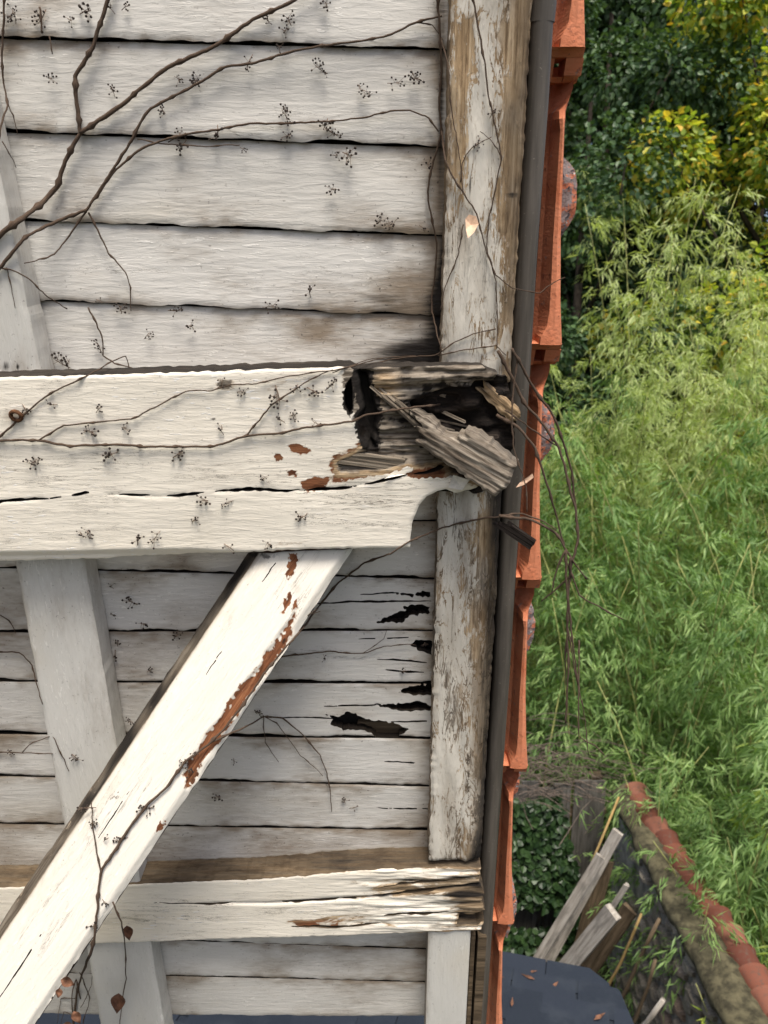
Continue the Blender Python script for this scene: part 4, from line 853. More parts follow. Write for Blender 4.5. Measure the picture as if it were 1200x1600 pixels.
for x, y in [(20, 15), (25, 38), (72, 14), (105, 28), (125, 22), (75, 122), (180, 22), (190, 16), (425, 38), (440, 45), (455, 40), (512, 12), (440, 170), (448, 185), (510, 115), (500, 112), (565, 140), (558, 132), (605, 130), (655, 128), (658, 125), (512, 185), (508, 200), (340, 195), (250, 165), (272, 120), (300, 130), (310, 132),
             (180, 152), (375, 230), (440, 215), (525, 295), (520, 242), (535, 238), (672, 250), (600, 350), (655, 352), (590, 350), (190, 490), (303, 515), (225, 530), (110, 575), (108, 578), (410, 480), (485, 465), (395, 85), (437, 80), (282, 215), (292, 218), (780, 190), (750, 215), (765, 185), (160, 555), (150, 468), (262, 485),
             (90, 632), (35, 632), (130, 672), (57, 718), (60, 725), (150, 645), (190, 668), (185, 706), (270, 715), (350, 680), (345, 604), (370, 612), (430, 602), (445, 660), (452, 650), (480, 605), (508, 610), (410, 750), (300, 818), (350, 850), (480, 802), (215, 852), (140, 842), (135, 840), (365, 782), (325, 782), (250, 830), (500, 665), (425, 852), (465, 600),
             (150, 1262), (140, 1288), (162, 1315), (240, 1262), (200, 1308), (285, 1200), (280, 1192), (160, 1405), (150, 1440), (178, 920), (215, 945), (172, 960), (184, 1010), (180, 1015), (275, 995), (230, 1050), (540, 1255), (345, 1245), (300, 1180), (200, 1130), (400, 1115), (230, 975), (505, 1022), (365, 1185), (790, 1300), (560, 1260), (15, 1172), (112, 1178), (660, 1010), (628, 1050)]:
    if x < 770: berry(x, y, random.uniform(.9, 1.25))
def dead_leaf(px, py, depth, size, ang, parent):
    n_ = 9; V = []; pr = [0.0, 0.55, 0.9, 1.0, 0.92, 0.75, 0.5, 0.25, 0.0]; ca, sa = math.cos(R(ang)), math.sin(R(ang))
    for i in range(n_):
        for s_ in (-1, -0.5, 0, 0.5, 1):
            a = (i / (n_ - 1) - 0.5) * size; c = s_ * pr[i] * size * 0.36; h_ = size * (0.30 * abs(s_) * pr[i] + 0.12 * math.sin(i * 1.3 + s_))
            V.append(at_depth(np.array(px + (ca * a - sa * c) * F / depth), np.array(py + (sa * a + ca * c) * F / depth), np.array(depth - h_)))
    Fs = [(i * 5 + k, (i + 1) * 5 + k, (i + 1) * 5 + k + 1, i * 5 + k + 1) for i in range(n_ - 1) for k in range(4)]
    W_ = to_world(np.array(V)) - np.array(parent.location)
    return link('dead_leaf', new_mesh('dead_leaf', W_, Fs, M_DRYLEAF, True), parent)
hv = [v[0] for v in VINES if v[0]['label'].startswith('drooping')][0]
dead_leaf(200, 1458, 1.24, 0.024, 80, hv); dead_leaf(184, 1568, 1.30, 0.034, 95, hv)
for a in ((106, 1535, 0.99, 0.019, 20), (92, 1552, 0.99, 0.013, 100), (120, 1590, 1.0, 0.018, 60), (108, 1606, 0.99, 0.02, 15)): dead_leaf(*a, dl)

# ------------------------------------------------------------------ BACKGROUND: garden
def m_leaf(name, stops, trans=0.35, rough=0.45, objvar=0.25):
    k = N(name); r_ = k.attr('rnd')
    oi = k.n('ObjectInfo').outputs['Random']
    v = k.math('ADD', k.math('MULTIPLY', r_, 1.0 - objvar), k.math('MULTIPLY', oi, objvar))
    c = k.ramp(v, stops)
    p = k.bsdf(c, rough, None, 0.35)
    t = k.n('BsdfTranslucent'); k.l(k.mix(1.0, c, (1.15, 1.2, 0.5), 'MULTIPLY'), t.inputs[0])
    m = k.n('MixShader'); m.inputs[0].default_value = trans; k.l(p, m.inputs[1]); k.l(t.outputs[0], m.inputs[2])
    return k.done(m.outputs[0])
M_BAMBOO = m_leaf('bamboo_leaf', [(0.0, (0.045, 0.102, 0.031)), (0.32, (0.128, 0.230, 0.067)), (0.66, (0.256, 0.384, 0.128)), (1.0, (0.448, 0.550, 0.230))], 0.45)
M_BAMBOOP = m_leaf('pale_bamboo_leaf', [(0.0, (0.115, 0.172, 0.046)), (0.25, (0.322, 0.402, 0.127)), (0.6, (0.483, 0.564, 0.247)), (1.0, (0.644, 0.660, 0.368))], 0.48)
M_BAMBOOY = m_leaf('yellow_bamboo_leaf', [(0.0, (0.09, 0.15, 0.02)), (0.5, (0.22, 0.30, 0.045)), (1.0, (0.36, 0.40, 0.08))], 0.4)
M_CULM = simple('bamboo_culm', (0.24, 0.25, 0.085), 0.5, 8, 0.4)
M_DKLEAF = m_leaf('dark_tree_leaf', [(0.0, (0.024, 0.054, 0.024)), (0.6, (0.061, 0.115, 0.047)), (0.93, (0.108, 0.176, 0.068)), (1.0, (0.378, 0.230, 0.081))], 0.25)
M_YLLEAF = m_leaf('autumn_leaf', [(0.0, (0.08, 0.14, 0.025)), (0.30, (0.22, 0.33, 0.05)), (0.60, (0.42, 0.49, 0.08)), (0.82, (0.66, 0.58, 0.08)), (1.0, (0.70, 0.36, 0.06))], 0.45, objvar=0.05)
M_IVY = m_leaf('ivy_leaf', [(0.0, (0.012, 0.030, 0.010)), (0.6, (0.030, 0.062, 0.020)), (1.0, (0.06, 0.11, 0.035))], 0.15, 0.4)
M_BARK = simple('bark', (0.055, 0.042, 0.032), 0.9, 12, 0.5, 0.6)

def unit(a): return a / (np.linalg.norm(a, axis=-1, keepdims=True) + 1e-9)
def leaf_mesh(name, P, D, NN, L, Wd, mat, kind='lance', rnd=None):
    D = unit(D); Sd = unit(np.cross(D, NN)); NN = np.cross(Sd, D); L = L[:, None]; Wd = Wd[:, None]; n_ = len(P)
    if kind == 'lance':
        m = P + D * L * 0.36 - NN * L * 0.03
        V = np.stack([P, m + Sd * Wd, P + D * L - NN * L * 0.12, m - Sd * Wd], 1); k = 4
        b0 = np.arange(n_)[:, None] * 4; Fs = np.concatenate([b0 + [0, 1, 2], b0 + [0, 2, 3]])
    else:
        a = P + D * L * 0.28 + NN * L * 0.05; c = P + D * L * 0.66 + NN * L * 0.03
        V = np.stack([P, a + Sd * Wd, c + Sd * Wd * 0.8, P + D * L - NN * L * 0.1, c - Sd * Wd * 0.8, a - Sd * Wd], 1); k = 6
        b0 = np.arange(n_)[:, None] * 6; Fs = np.concatenate([b0 + [0, 1, 2, 3], b0 + [0, 3, 4, 5]])
    r_ = np.repeat(rng.uniform(0, 1, n_) if rnd is None else rnd, k)
    return new_mesh(name, V.reshape(-1, 3), Fs.astype(np.int32), mat, False, {'rnd': r_})

# ---- setting: ground, path
kg = N('garden_soil'); g_ = kg.geo()
n1 = kg.noise(g_, 0.9, 6, 0.6); n2 = kg.noise(g_, 14, 6, 0.7)
cg = kg.mix(kg.step(n1, 0.4, 0.62), (0.065, 0.05, 0.035), (0.045, 0.075, 0.022)); cg = kg.mix(kg.step(n2, 0.55, 0.7), cg, (0.12, 0.09, 0.06))
M_SOIL = kg.done(kg.bsdf(cg, 0.95, kg.bump(n2, 1.0, 0.05), 0.1))
gx = np.linspace(-60, 60, 61)
GX, GY = np.meshgrid(gx, gx + 40, indexing='ij'); gi = np.arange(61 * 61).reshape(61, 61)
GZ = 0.10 * vnoise(GX / 3 + 60, GY / 3 + 7) * (np.abs(GX) + np.abs(GY - 4) > 9) - 0.02
ground = link('ground', new_mesh('ground', np.stack([GX, GY, GZ], -1).reshape(-1, 3), np.stack([gi[:-1, :-1], gi[1:, :-1], gi[1:, 1:], gi[:-1, 1:]], -1).reshape(-1, 4), M_SOIL))
tag(ground, 'brown garden soil with thin grass below the bamboo', kind='structure')

# ---- boundary wall with rubble face and tile coping
WX0, WX1, WY0, WY1, WH = 1.98, 2.26, 2.2, 6.02, 1.76
M_RUBBLE = None
kr = N('rubble_stone'); g_ = kr.geo(); oi = kr.n('ObjectInfo').outputs['Random']
n1 = kr.noise(g_, 20, 6, 0.65); 
cr = kr.ramp(oi, [(0.0, (0.27, 0.235, 0.185)), (0.5, (0.38, 0.335, 0.265)), (0.8, (0.45, 0.41, 0.34)), (1.0, (0.34, 0.23, 0.165))])
cr = kr.mix(kr.step(n1, 0.35, 0.7), kr.mix(1.0, cr, (0.55, 0.55, 0.52), 'MULTIPLY'), cr)
cr = kr.mix(kr.math('MULTIPLY', kr.step(kr.noise(g_, 45, 4, 0.6), 0.6, 0.68), 0.6), cr, (0.38, 0.37, 0.34))
M_RUBBLE = kr.done(kr.bsdf(cr, 0.95, kr.bump(n1, 0.8, 0.02), 0.1))
M_MORTAR = simple('old_mortar', (0.27, 0.25, 0.215), 0.95, 9, 0.45, 0.5)
M_MOSSY = simple('mossy_render', (0.068, 0.06, 0.034), 0.95, 16, 0.6, 0.9)
wall = empty('garden_wall', (WX0, WY0, 0), 'grey rubble garden wall topped by a curved row of red coping tiles', 'wall')
b = MB(); b.box(((WX1 - WX0) / 2, (WY1 - WY0) / 2, (WH - .1) / 2), ((WX1 - WX0) / 2, (WY1 - WY0) / 2, (WH - .1) / 2)); b.build('wall_core', M_MORTAR, wall)
ny_, nx_ = 90, 14; YY, XX = np.meshgrid(np.linspace(-0.02, WY1 - WY0 + .03, ny_), np.linspace(0, 1, nx_), indexing='ij')
pr_ = np.interp(XX, [0, .12, .2, .5, .8, .88, 1], [-.10, -.055, 0.0, .035, .0, -.05, -.10]); xx_ = np.interp(XX, [0, .12, .88, 1], [-.04, -.075, WX1 - WX0 + .01, WX1 - WX0 + .00]) + 0.016 * vnoise(YY * 7, XX * 3)
VB = np.stack([xx_, YY, WH - 0.045 + pr_ + 0.016 * vnoise(YY * 9, XX * 7) + 0.010 * vnoise(YY * 30, XX * 19)], -1); gi_ = np.arange(ny_ * nx_).reshape(ny_, nx_)
link('coping_bed', new_mesh('coping_bed', VB.reshape(-1, 3), np.stack([gi_[:-1, :-1], gi_[:-1, 1:], gi_[1:, 1:], gi_[1:, :-1]], -1).reshape(-1, 4)[:, ::-1].copy(), M_MOSSY), wall)
def stone_mesh(seed):
    rr = np.random.default_rng(seed); mb = MB(); n_ = 8; V = []
    for r_, x in ((1.0, 0.03), (0.95, -0.022), (0.62, -0.048)):
        for k in range(n_):
            th = 6.283 * k / n_ + 0.39; c, s_ = math.cos(th), math.sin(th); q = max(abs(c), abs(s_)); f = (0.72 + 0.28 / q) * r_ * rr.uniform(0.86, 1.04)
            V.append((x + rr.normal(0, 0.004), c * f * 0.5, s_ * f * 0.5))
    Fs = [(i * n_ + k, i * n_ + (k + 1) % n_, (i + 1) * n_ + (k + 1) % n_, (i + 1) * n_ + k) for i in range(2) for k in range(n_)] + [tuple(2 * n_ + k for k in range(n_))]
    mb.add(V, [f[::-1] for f in Fs]); return mb.mesh('stone', M_RUBBLE, False)
SM = [stone_mesh(s) for s in range(6)]
y = 0.0; z = 0.02
while z < WH - 0.16:
    h_ = random.uniform(0.09, 0.15); y = random.uniform(0, 0.1)
    while y < WY1 - WY0 - 0.75 + 0.2 * math.sin(z * 9):
        l_ = random.uniform(0.12, 0.30); o = link('stone', random.choice(SM), wall, (0, y + l_ / 2, z + h_ / 2)); o.scale = (random.uniform(.7, 1.3), l_ * random.uniform(.84, .98), h_ * random.uniform(.82, .98)); o.rotation_euler = (random.uniform(-.06, .06), 0, 0); y += l_ + 0.012
    z += h_ + 0.008
def coping_mesh():
    mb = MB(); n_ = 9; V = []
    for yy, rs in ((0.0, 0.96), (0.14, 1.04), (0.178, 1.20), (0.20, 1.20)):
        for r0 in (0.064, 0.052):
            for k in range(n_):
                th = math.pi * (k / (n_ - 1)) * 1.0; V.append((math.cos(th) * r0 * rs * 1.18, yy, math.sin(th) * r0 * rs * 0.85))
    m = 2 * n_
    Fs = []
    for i in range(3):
        for k in range(n_ - 1):
            Fs += [(i * m + k, i * m + k + 1, (i + 1) * m + k + 1, (i + 1) * m + k), (i * m + n_ + k, (i + 1) * m + n_ + k, (i + 1) * m + n_ + k + 1, i * m + n_ + k + 1)]
    for i in (0, 3): Fs += [(i * m + k, i * m + n_ + k, i * m + n_ + k + 1, i * m + k + 1) for k in range(n_ - 1)]
    mb.add(V, Fs); return mb.mesh('coping_tile', None, True)
cmesh = coping_mesh()
kc = N('red_coping'); g_ = kc.geo(); oi = kc.n('ObjectInfo').outputs['Random']; n1 = kc.noise(g_, 26, 5, 0.65)
cc = kc.ramp(oi, [(0.0, (0.10, 0.034, 0.022)), (0.6, (0.15, 0.052, 0.032)), (1.0, (0.20, 0.085, 0.055))]); cc = kc.mix(kc.step(n1, 0.5, 0.7), cc, (0.10, 0.06, 0.045))
M_COPING = kc.done(kc.bsdf(cc, 0.85, kc.bump(n1, 0.4, 0.004), 0.2)); cmesh.materials.clear(); cmesh.materials.append(M_COPING)
yy = 0.02
while yy < WY1 - WY0 - 0.15:
    bow = 0.07 * math.sin((yy + 0.4) * 1.1) + 0.012 * math.sin(yy * 7)
    o = link('coping_tile', cmesh, wall, (0.19 + bow + random.uniform(-.006, .006), yy, WH - 0.045 + random.uniform(-.004, .004))); o.rotation_euler = (0.06, 0, random.uniform(-.03, .03)); yy += 0.163

# ---- end wall with ivy
M_OLDWALL = simple('old_grey_wall', (0.17, 0.16, 0.145), 0.95, 5, 0.45, 0.5)
M_FENCE = wood_material('shaded_fence_board', (0.05, 0.046, 0.04), (0.12, 0.112, 0.10), (0.19, 0.18, 0.165), 0.5)  # the bamboo's shade is put into the board colour
ew = empty('fence', (-0.6, 6.35, 0), 'weathered grey board fence closing the end of the yard, half under ivy', 'fence')
for k in range(17):
    h_ = 1.55 + random.uniform(-.05, .05); b = MB(); b.box((0, 0, h_ / 2), (0.073, 0.011, h_ / 2), jit=0.002); o = b.build('board', M_FENCE, ew); o.location = (0.075 + k * 0.152, random.uniform(-.006, .006), 0); o.rotation_euler = (0, random.uniform(-.012, .012), 0)
    o.data.attributes['gc'].data.foreach_set('vector', np.array([(q[2], q[0] + k, q[1]) for q in b.v], np.float32).ravel())
for zz in (0.35, 1.25):
    b = MB(); b.box((1.3, 0.045, zz), (1.3, 0.03, 0.035)); b.build('rail', M_PLANKBR, ew)
for xx in (0.05, 1.3, 2.5):
    b = MB(); b.box((xx, 0.09, 0.8), (0.05, 0.05, 0.8)); b.build('post', M_PLANKBR, ew)
def ivy_leaves(n_, fx):
    P, D, NN = [], [], []
    while len(P) < n_:
        u, v = rng.uniform(0, 1), rng.uniform(0, 1)
        x, y, z = fx(u, v)
        if vnoise(np.array(x * 3.0), np.array(z * 3.0)) < -0.45: continue
        P.append((x, y, z)); D.append((rng.normal(0, .7), rng.normal(-.25, .3), rng.normal(-.7, .5))); NN.append((rng.normal(0, .35), -1, rng.normal(.5, .4)))
    return np.array(P), np.array(D), np.array(NN)
def ivyf(u, v):
    x = -0.05 + 1.5 * u * (1.0 - 0.25 * v); z = 0.05 + 1.45 * v; return x, -0.05 - 0.34 * (1 - u * 0.6) * rng.uniform(0, 1) * (1 - 0.5 * v), z
ivy = empty('ivy', (0.45, 6.30, 0), 'dark green ivy mass climbing the grey board fence beside the tiles', 'ivy')
P, D, NN = ivy_leaves(3000, ivyf)
link('foliage', leaf_mesh('foliage', P, D, NN, rng.uniform(.05, .085, len(P)), rng.uniform(.02, .036, len(P)), M_IVY, 'oval'), ivy)
b = MB()
for k in range(7):
    x = random.uniform(.1, 1.0); b.tube([(x, -.03, 0), (x + random.uniform(-.15, .15), -.05, .5), (x + random.uniform(-.3, .3), -.04, 1.2)], [.012, .009, .005], 5)
b.build('stem', M_BARK, ivy, True)
# ---- brushwood heap on the fence top
b = MB()
for k in range(190):
    c = np.array([random.gauss(1.40, .40), 6.40 + random.gauss(0, .20), 1.50 + abs(random.gauss(0, .22))]); L = random.uniform(.25, .8); th = random.gauss(0, .55) + (math.pi if random.random() < .5 else 0)
    d = np.array([math.cos(th), random.gauss(0, .4), math.sin(th) * .8 + .12]); n_ = 6; q = [c + d * L * (s_ / (n_ - 1) - .5) + np.array([0, 0, -0.12 * L * (2 * s_ / (n_ - 1) - 1) ** 2]) + rng.normal(0, .008, 3) for s_ in range(n_)]
    b.tube(q, np.linspace(.0042, .0016, n_), 4, False)
tag(b.build('brushwood', simple('dry_twig', (0.135, 0.105, 0.085), 0.9, 30, 0.45), None, True), 'grey tangle of dry cut brushwood lying over the fence top', kind='stuff')

# ---- shed with dark blue shingle roof
M_SHED = wood_material('shed_boarding', (0.05, 0.04, 0.03), (0.13, 0.10, 0.075), (0.2, 0.16, 0.12), 0.5)
ks = N('blue_shingle'); g_ = ks.geo(); oi = ks.n('ObjectInfo').outputs['Random']; n1 = ks.noise(g_, 7, 5, 0.6); n2 = ks.noise(g_, 900, 3, 0.6)
cs = ks.ramp(oi, [(0.0, (0.014, 0.019, 0.028)), (0.6, (0.017, 0.023, 0.034)), (1.0, (0.020, 0.026, 0.038))]); cs = ks.mix(ks.step(n1, 0.5, 0.75), cs, (0.028, 0.035, 0.046)); cs = ks.mix(ks.step(n2, 0.55, 0.7), cs, (0.045, 0.055, 0.07))
M_SHINGLE = ks.done(ks.bsdf(cs, 0.9, ks.bump(n2, 0.7, 0.002), 0.25))
shed = empty('shed', (0, 1.6, 0), 'garden shed with a dark navy shingle roof under the eaves', 'shed')
ZR = 2.50
# roof outline measured from the photograph at roof height, rising a little towards the house
def roof_pt(px, py):
    d = cam2world(ray(np.array(float(px)), np.array(float(py)))) - np.array([0, 0, H]); t = (ZR - H) / d[2]; q = np.array([0, 0, H]) + d * t; return q[:2]
A_, B_, C_, D_ = roof_pt(700, 1470), roof_pt(921, 1513), roof_pt(968, 1552), roof_pt(1010, 1660)
dirx = unit((B_ - A_)[None])[0]; diry = np.array([-dirx[1], dirx[0]])
lf = A_ - dirx * 2.1
outl = [lf, B_, C_, D_, D_ - diry * 0.9, lf - diry * 1.75]
sl = 0.10
def zroof(q): return ZR + sl * float(np.dot(np.asarray(q) - B_, -diry))
b = MB(); n_ = len(outl)
V = [(q[0], q[1] - 1.6, zroof(q) - 0.012) for q in outl] + [(q[0], q[1] - 1.6, zroof(q) - 0.05) for q in outl]
b.add(V, [tuple(range(n_))[::-1], tuple(n_ + k for k in range(n_))] + [(k, (k + 1) % n_, n_ + (k + 1) % n_, n_ + k) for k in range(n_)]); b.build('roof_deck', M_SHINGLE, shed)
rows = 13
for r_ in range(rows):
    off = random.uniform(0, .2)
    for cidx in range(12):
        a0 = -2.3 + cidx * 0.30 + (0.15 if r_ % 2 else 0) + random.uniform(-.02, .02); a1 = a0 + 0.288 + random.uniform(-.01, .004)
        d0 = 0.02 - r_ * 0.125; quad = []
        Q = [B_ + dirx * aa + diry * dd for aa, dd in ((a0, d0), (a1, d0), (a1, d0 - 0.20), (a0, d0 - 0.20))]
        # clip the tab by the roof outline
        poly = [np.array(q) for q in Q]
        ol = outl[::-1]
        for i in range(len(ol)):
            p0, p1 = np.array(ol[i]), np.array(ol[(i + 1) % len(ol)]); nn = np.array([-(p1 - p0)[1], (p1 - p0)[0]]); new = []
            for j in range(len(poly)):
                u_, v_ = poly[j], poly[(j + 1) % len(poly)]; du, dv = np.dot(u_ - p0, nn), np.dot(v_ - p0, nn)
                if du >= -1e-3: new.append(u_)
                if (du >= -1e-3) != (dv >= -1e-3): new.append(u_ + (v_ - u_) * du / (du - dv))
            poly = new
            if len(poly) < 3: break
        if len(poly) < 3: continue
        th = 0.007 + random.uniform(0, .003); mb = MB(); m = len(poly)
        lift = lambda q: th * (1 + np.dot(q - B_, diry) / 1.0 * 0) + 0.006 * (1 - (d0 - np.dot(q - B_, diry)) / 0.20)
        V = [(q[0], q[1] - 1.6, zroof(q) - 0.012 + lift(q)) for q in poly] + [(q[0], q[1] - 1.6, zroof(q) - 0.011) for q in poly]
        Fs = [tuple(range(m)), tuple(m + k for k in range(m))[::-1]] + [(k, m + k, m + (k + 1) % m, (k + 1) % m) for k in range(m)]
        ar = sum(poly[k][0] * poly[(k + 1) % m][1] - poly[(k + 1) % m][0] * poly[k][1] for k in range(m))
        if ar < 0: Fs = [f[::-1] for f in Fs]
        mb.add(V, Fs); mb.build('shingle', M_SHINGLE, shed)
c_ = (lf + B_) / 2 - diry * 0.8
b = MB()
for q0, q1 in ((lf + dirx * .15 - diry * .15, B_ - dirx * .25 - diry * .15), (B_ - dirx * .25 - diry * .15, B_ - dirx * .25 - diry * 1.5), (B_ - dirx * .25 - diry * 1.5, lf + dirx * .15 - diry * 1.5), (lf + dirx * .15 - diry * 1.5, lf + dirx * .15 - diry * .15)):
    L_ = np.linalg.norm(q1 - q0); e_ = (q1 - q0) / L_; M_ = np.array([[e_[0], -e_[1], 0], [e_[1], e_[0], 0], [0, 0, 1]]); m_ = (q0 + q1) / 2
    for kk in range(12): b.box((m_[0], m_[1] - 1.6, 0.1 + kk * 0.195 + 0.0), (L_ / 2, 0.012, 0.096), M_)
b.build('shed_wall', M_SHED, shed)['kind'] = 'stuff'

P = []
for k in range(16):
    q = B_ + dirx * random.uniform(-1.2, .05) - diry * random.uniform(.1, .55); P.append((q[0], q[1], zroof(q) + 0.012))
P = np.array(P); lm_ = leaf_mesh('leaf_litter', P, rng.normal(0, 1, (16, 3)) * [1, 1, .1], np.tile([0, 0, 1.0], (16, 1)), rng.uniform(.04, .08, 16), rng.uniform(.005, .012, 16), M_DRYLEAF)
tag(link('leaf_litter', lm_), 'few fallen dry leaves scattered on the navy shingle roof', kind='stuff')
# ---- old planks, canes and poles leaning on the wall
def lean(name, top, bot, dt, db, wd, th, mat, label, cat, round_=False, down=True):
    a, c = world_at(np.array(float(top[0])), np.array(float(top[1])), dt), world_at(np.array(float(bot[0])), np.array(float(bot[1])), db)
    if down and c[2] > 0.02: c = a + (c - a) * (a[2] - 0.01) / (a[2] - c[2])
    d = c - a; L = np.linalg.norm(d); d /= L; mb = MB()
    if round_: mb.tube([c * 0 + (a - c) * s_ + (0, 0, 0) + rng.normal(0, .006, 3) * (0 < s_ < 1) for s_ in np.linspace(0, 1, 7)], np.linspace(wd, wd * .7, 7) / 2, 7)
    else:
        view = (a + c) / 2 - np.array([0, 0, H]); n3 = view - d * np.dot(view, d); n3 /= np.linalg.norm(n3); tw = rng.uniform(-.35, .35); e = np.cross(d, n3); n3, e = n3 * math.cos(tw) + e * math.sin(tw), np.cross(d, n3 * math.cos(tw) + e * math.sin(tw))
        m_ = 5
        for k in range(m_): mb.box((a - c) * (k + .5) / m_, (L / m_ / 2 * 1.001, wd / 2, th / 2), np.stack([d, e, n3], 1), 0.0) if False else None
        mb.box((a - c) / 2, (L / 2, wd / 2, th / 2), np.stack([d, e, n3], 1), 0.004)
    o = mb.build(name, mat, None, round_); o.location = c
    return tag(o, label, cat)
lean('plank', (966, 1300), (862, 1492), 6.10, 6.45, .085, .03, M_PLANK, 'longest pale grey weathered plank leaning in the yard corner', 'plank')
lean('plank', (938, 1338), (846, 1490), 6.05, 6.42, .075, .03, M_PLANK, 'grey plank overlapping the left side of the longest plank', 'plank')
lean('plank', (980, 1382), (902, 1500), 5.75, 6.15, .035, .03, M_PLANK, 'narrow bluish grey batten leaning right of the long planks', 'plank')
lean('plank', (958, 1424), (893, 1503), 5.65, 6.0, .12, .04, M_PLANK, 'short stout grey beam offcut leaning above the shed corner', 'plank')
lean('plank', (945, 1345), (905, 1500), 6.2, 6.5, .14, .025, M_PLANKBR, 'dark brown wide board half hidden behind the grey planks', 'plank')
lean('plank', (985, 1420), (925, 1510), 5.85, 6.2, .10, .025, M_PLANKBR, 'brown board leaning behind the stout offcut', 'plank')
lean('cane', (967, 1245), (929, 1340), 6.35, 6.4, .026, .02, M_CANE, 'yellow cane standing up behind the longest plank top', 'cane', True)
lean('cane', (1002, 1428), (957, 1528), 5.55, 5.85, .026, .02, M_CANE, 'yellow cane leaning right of the stout offcut', 'cane', True)
lean('pole', (1030, 1436), (972, 1560), 5.35, 5.7, .035, .02, M_PLANKBR, 'dark pole leaning on the rubble wall right of the cane', 'pole', True)
lean('pole', (1024, 1500), (992, 1590), 5.15, 5.4, .032, .02, M_PLANKBR, 'lower dark pole leaning on the rubble wall near the shed corner', 'pole', True)
lean('pole', (1036, 1562), (1006, 1600), 4.9, 5.05, .045, .02, M_PLANK, 'thick grey pole lowest against the rubble wall', 'pole', True)

# ---- bamboo
def bamboo_proto(height, lean_, n_culm, seed, mat, dens=1.0, low=0.12, spread=0.35, fullness=1.0):
    rr = np.random.default_rng(seed); P, D, NN, LL, WW, RN = [], [], [], [], [], []; culms = []
    for c in range(n_culm):
        h_ = height * rr.uniform(0.78, 1.05); b0 = np.array([rr.normal(0, spread), rr.normal(0, spread), 0]); az = rr.uniform(0, 6.28); la = lean_ * rr.uniform(.5, 1.3)
        dv = np.array([math.cos(az), math.sin(az), 0])
        cur = lambda s: b0 + np.array([0, 0, h_ * (s - 0.10 * s ** 4 * la * 2)]) + dv * h_ * la * s ** 2.4
        culms.append([cur(s) for s in np.linspace(0, 1, 9)])
        s = low
        while s < 1.0:
            p0 = cur(s)
            for b_ in range(rr.integers(2, 5)):
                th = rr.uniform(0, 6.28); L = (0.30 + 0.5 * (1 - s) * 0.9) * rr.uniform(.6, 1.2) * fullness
                brn = np.clip(rr.normal(.28 + .34 * s, .2), 0, 1); out = np.array([math.cos(th), math.sin(th), 0.0]); rise = rr.uniform(.1, .6)  # tint lightens toward the culm top, shading put into leaf colour
                for q in np.linspace(0.3, 1.0, max(3, int(4 * dens))):
                    tip = p0 + out * L * q + np.array([0, 0, L * (rise * q - 0.55 * q * q)])
                    fdir = out * .75 + np.array([0, 0, rise - 1.1 * q])
                    for m in range(int(5 * dens) + rr.integers(0, 3)):
                        d = fdir + rr.normal(0, .42, 3); d[2] -= 0.25
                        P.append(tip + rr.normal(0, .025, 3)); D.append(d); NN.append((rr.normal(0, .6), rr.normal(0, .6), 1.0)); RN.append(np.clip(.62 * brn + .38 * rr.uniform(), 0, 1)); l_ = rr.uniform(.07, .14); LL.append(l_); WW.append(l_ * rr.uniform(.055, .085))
            s += 0.23 / h_ * rr.uniform(.7, 1.4)
    root = empty('bamboo', (0, 0, 0))
    for cpts in culms:
        b = MB(); n_ = len(cpts); b.tube(cpts, np.linspace(.013, .004, n_), 5); b.build('culm', M_CULM, root, True)
    link('foliage', leaf_mesh('foliage', np.array(P), np.array(D), np.array(NN), np.array(LL), np.array(WW), mat, rnd=np.array(RN)), root)
    return root, len(P)
protos = {}
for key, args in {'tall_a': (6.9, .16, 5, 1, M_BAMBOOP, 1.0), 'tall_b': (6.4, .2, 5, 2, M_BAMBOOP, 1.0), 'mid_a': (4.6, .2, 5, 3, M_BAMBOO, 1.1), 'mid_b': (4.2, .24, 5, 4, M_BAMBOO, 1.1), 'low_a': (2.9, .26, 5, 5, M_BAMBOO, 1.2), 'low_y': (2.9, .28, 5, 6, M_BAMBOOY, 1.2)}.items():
    protos[key] = bamboo_proto(*args)
print('bamboo leaves', {k: v[1] for k, v in protos.items()})
usedp = set()
def bamboo(key, x, y, label, group, sc=1.0, z=0.0):
    r_ = protos[key][0]
    o = r_ if key not in usedp else copy_tree(r_); usedp.add(key)
    o.location = (x, y, z); o.rotation_euler = (0, 0, random.uniform(0, 6.28)); o.scale = (sc, sc, sc); tag(o, label, 'bamboo', group)
    return o
GB = 'bamboo plants crowding the ground behind the wall and fence'
LT = 'tall pale bamboo stalks in the thick far mass behind the fence'; LM = 'mid height green bamboo stalks in the thick mass behind the garden wall'; LL_ = 'low bushy bamboo leaning over the red coping of the wall'
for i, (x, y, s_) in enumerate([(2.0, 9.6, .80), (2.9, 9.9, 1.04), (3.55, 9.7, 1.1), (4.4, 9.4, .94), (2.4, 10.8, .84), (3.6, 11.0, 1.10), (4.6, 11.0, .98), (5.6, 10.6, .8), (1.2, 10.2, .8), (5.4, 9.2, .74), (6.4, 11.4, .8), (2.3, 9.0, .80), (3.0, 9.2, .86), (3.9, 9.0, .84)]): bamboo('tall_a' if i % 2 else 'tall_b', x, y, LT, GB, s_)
for i, (x, y, s_) in enumerate([(1.7, 7.4, 1.0), (2.5, 7.5, 1.05), (3.3, 7.6, 1.1), (4.1, 7.4, 1.1), (1.9, 8.4, 1.22), (2.8, 8.6, 1.28), (3.7, 8.6, 1.3), (4.6, 8.3, 1.3), (1.1, 8.2, 1.1), (3.1, 6.6, .92), (3.8, 6.3, .95), (2.6, 6.7, .88)]): bamboo('mid_a' if i % 2 else 'mid_b', x, y, LM, GB, s_)
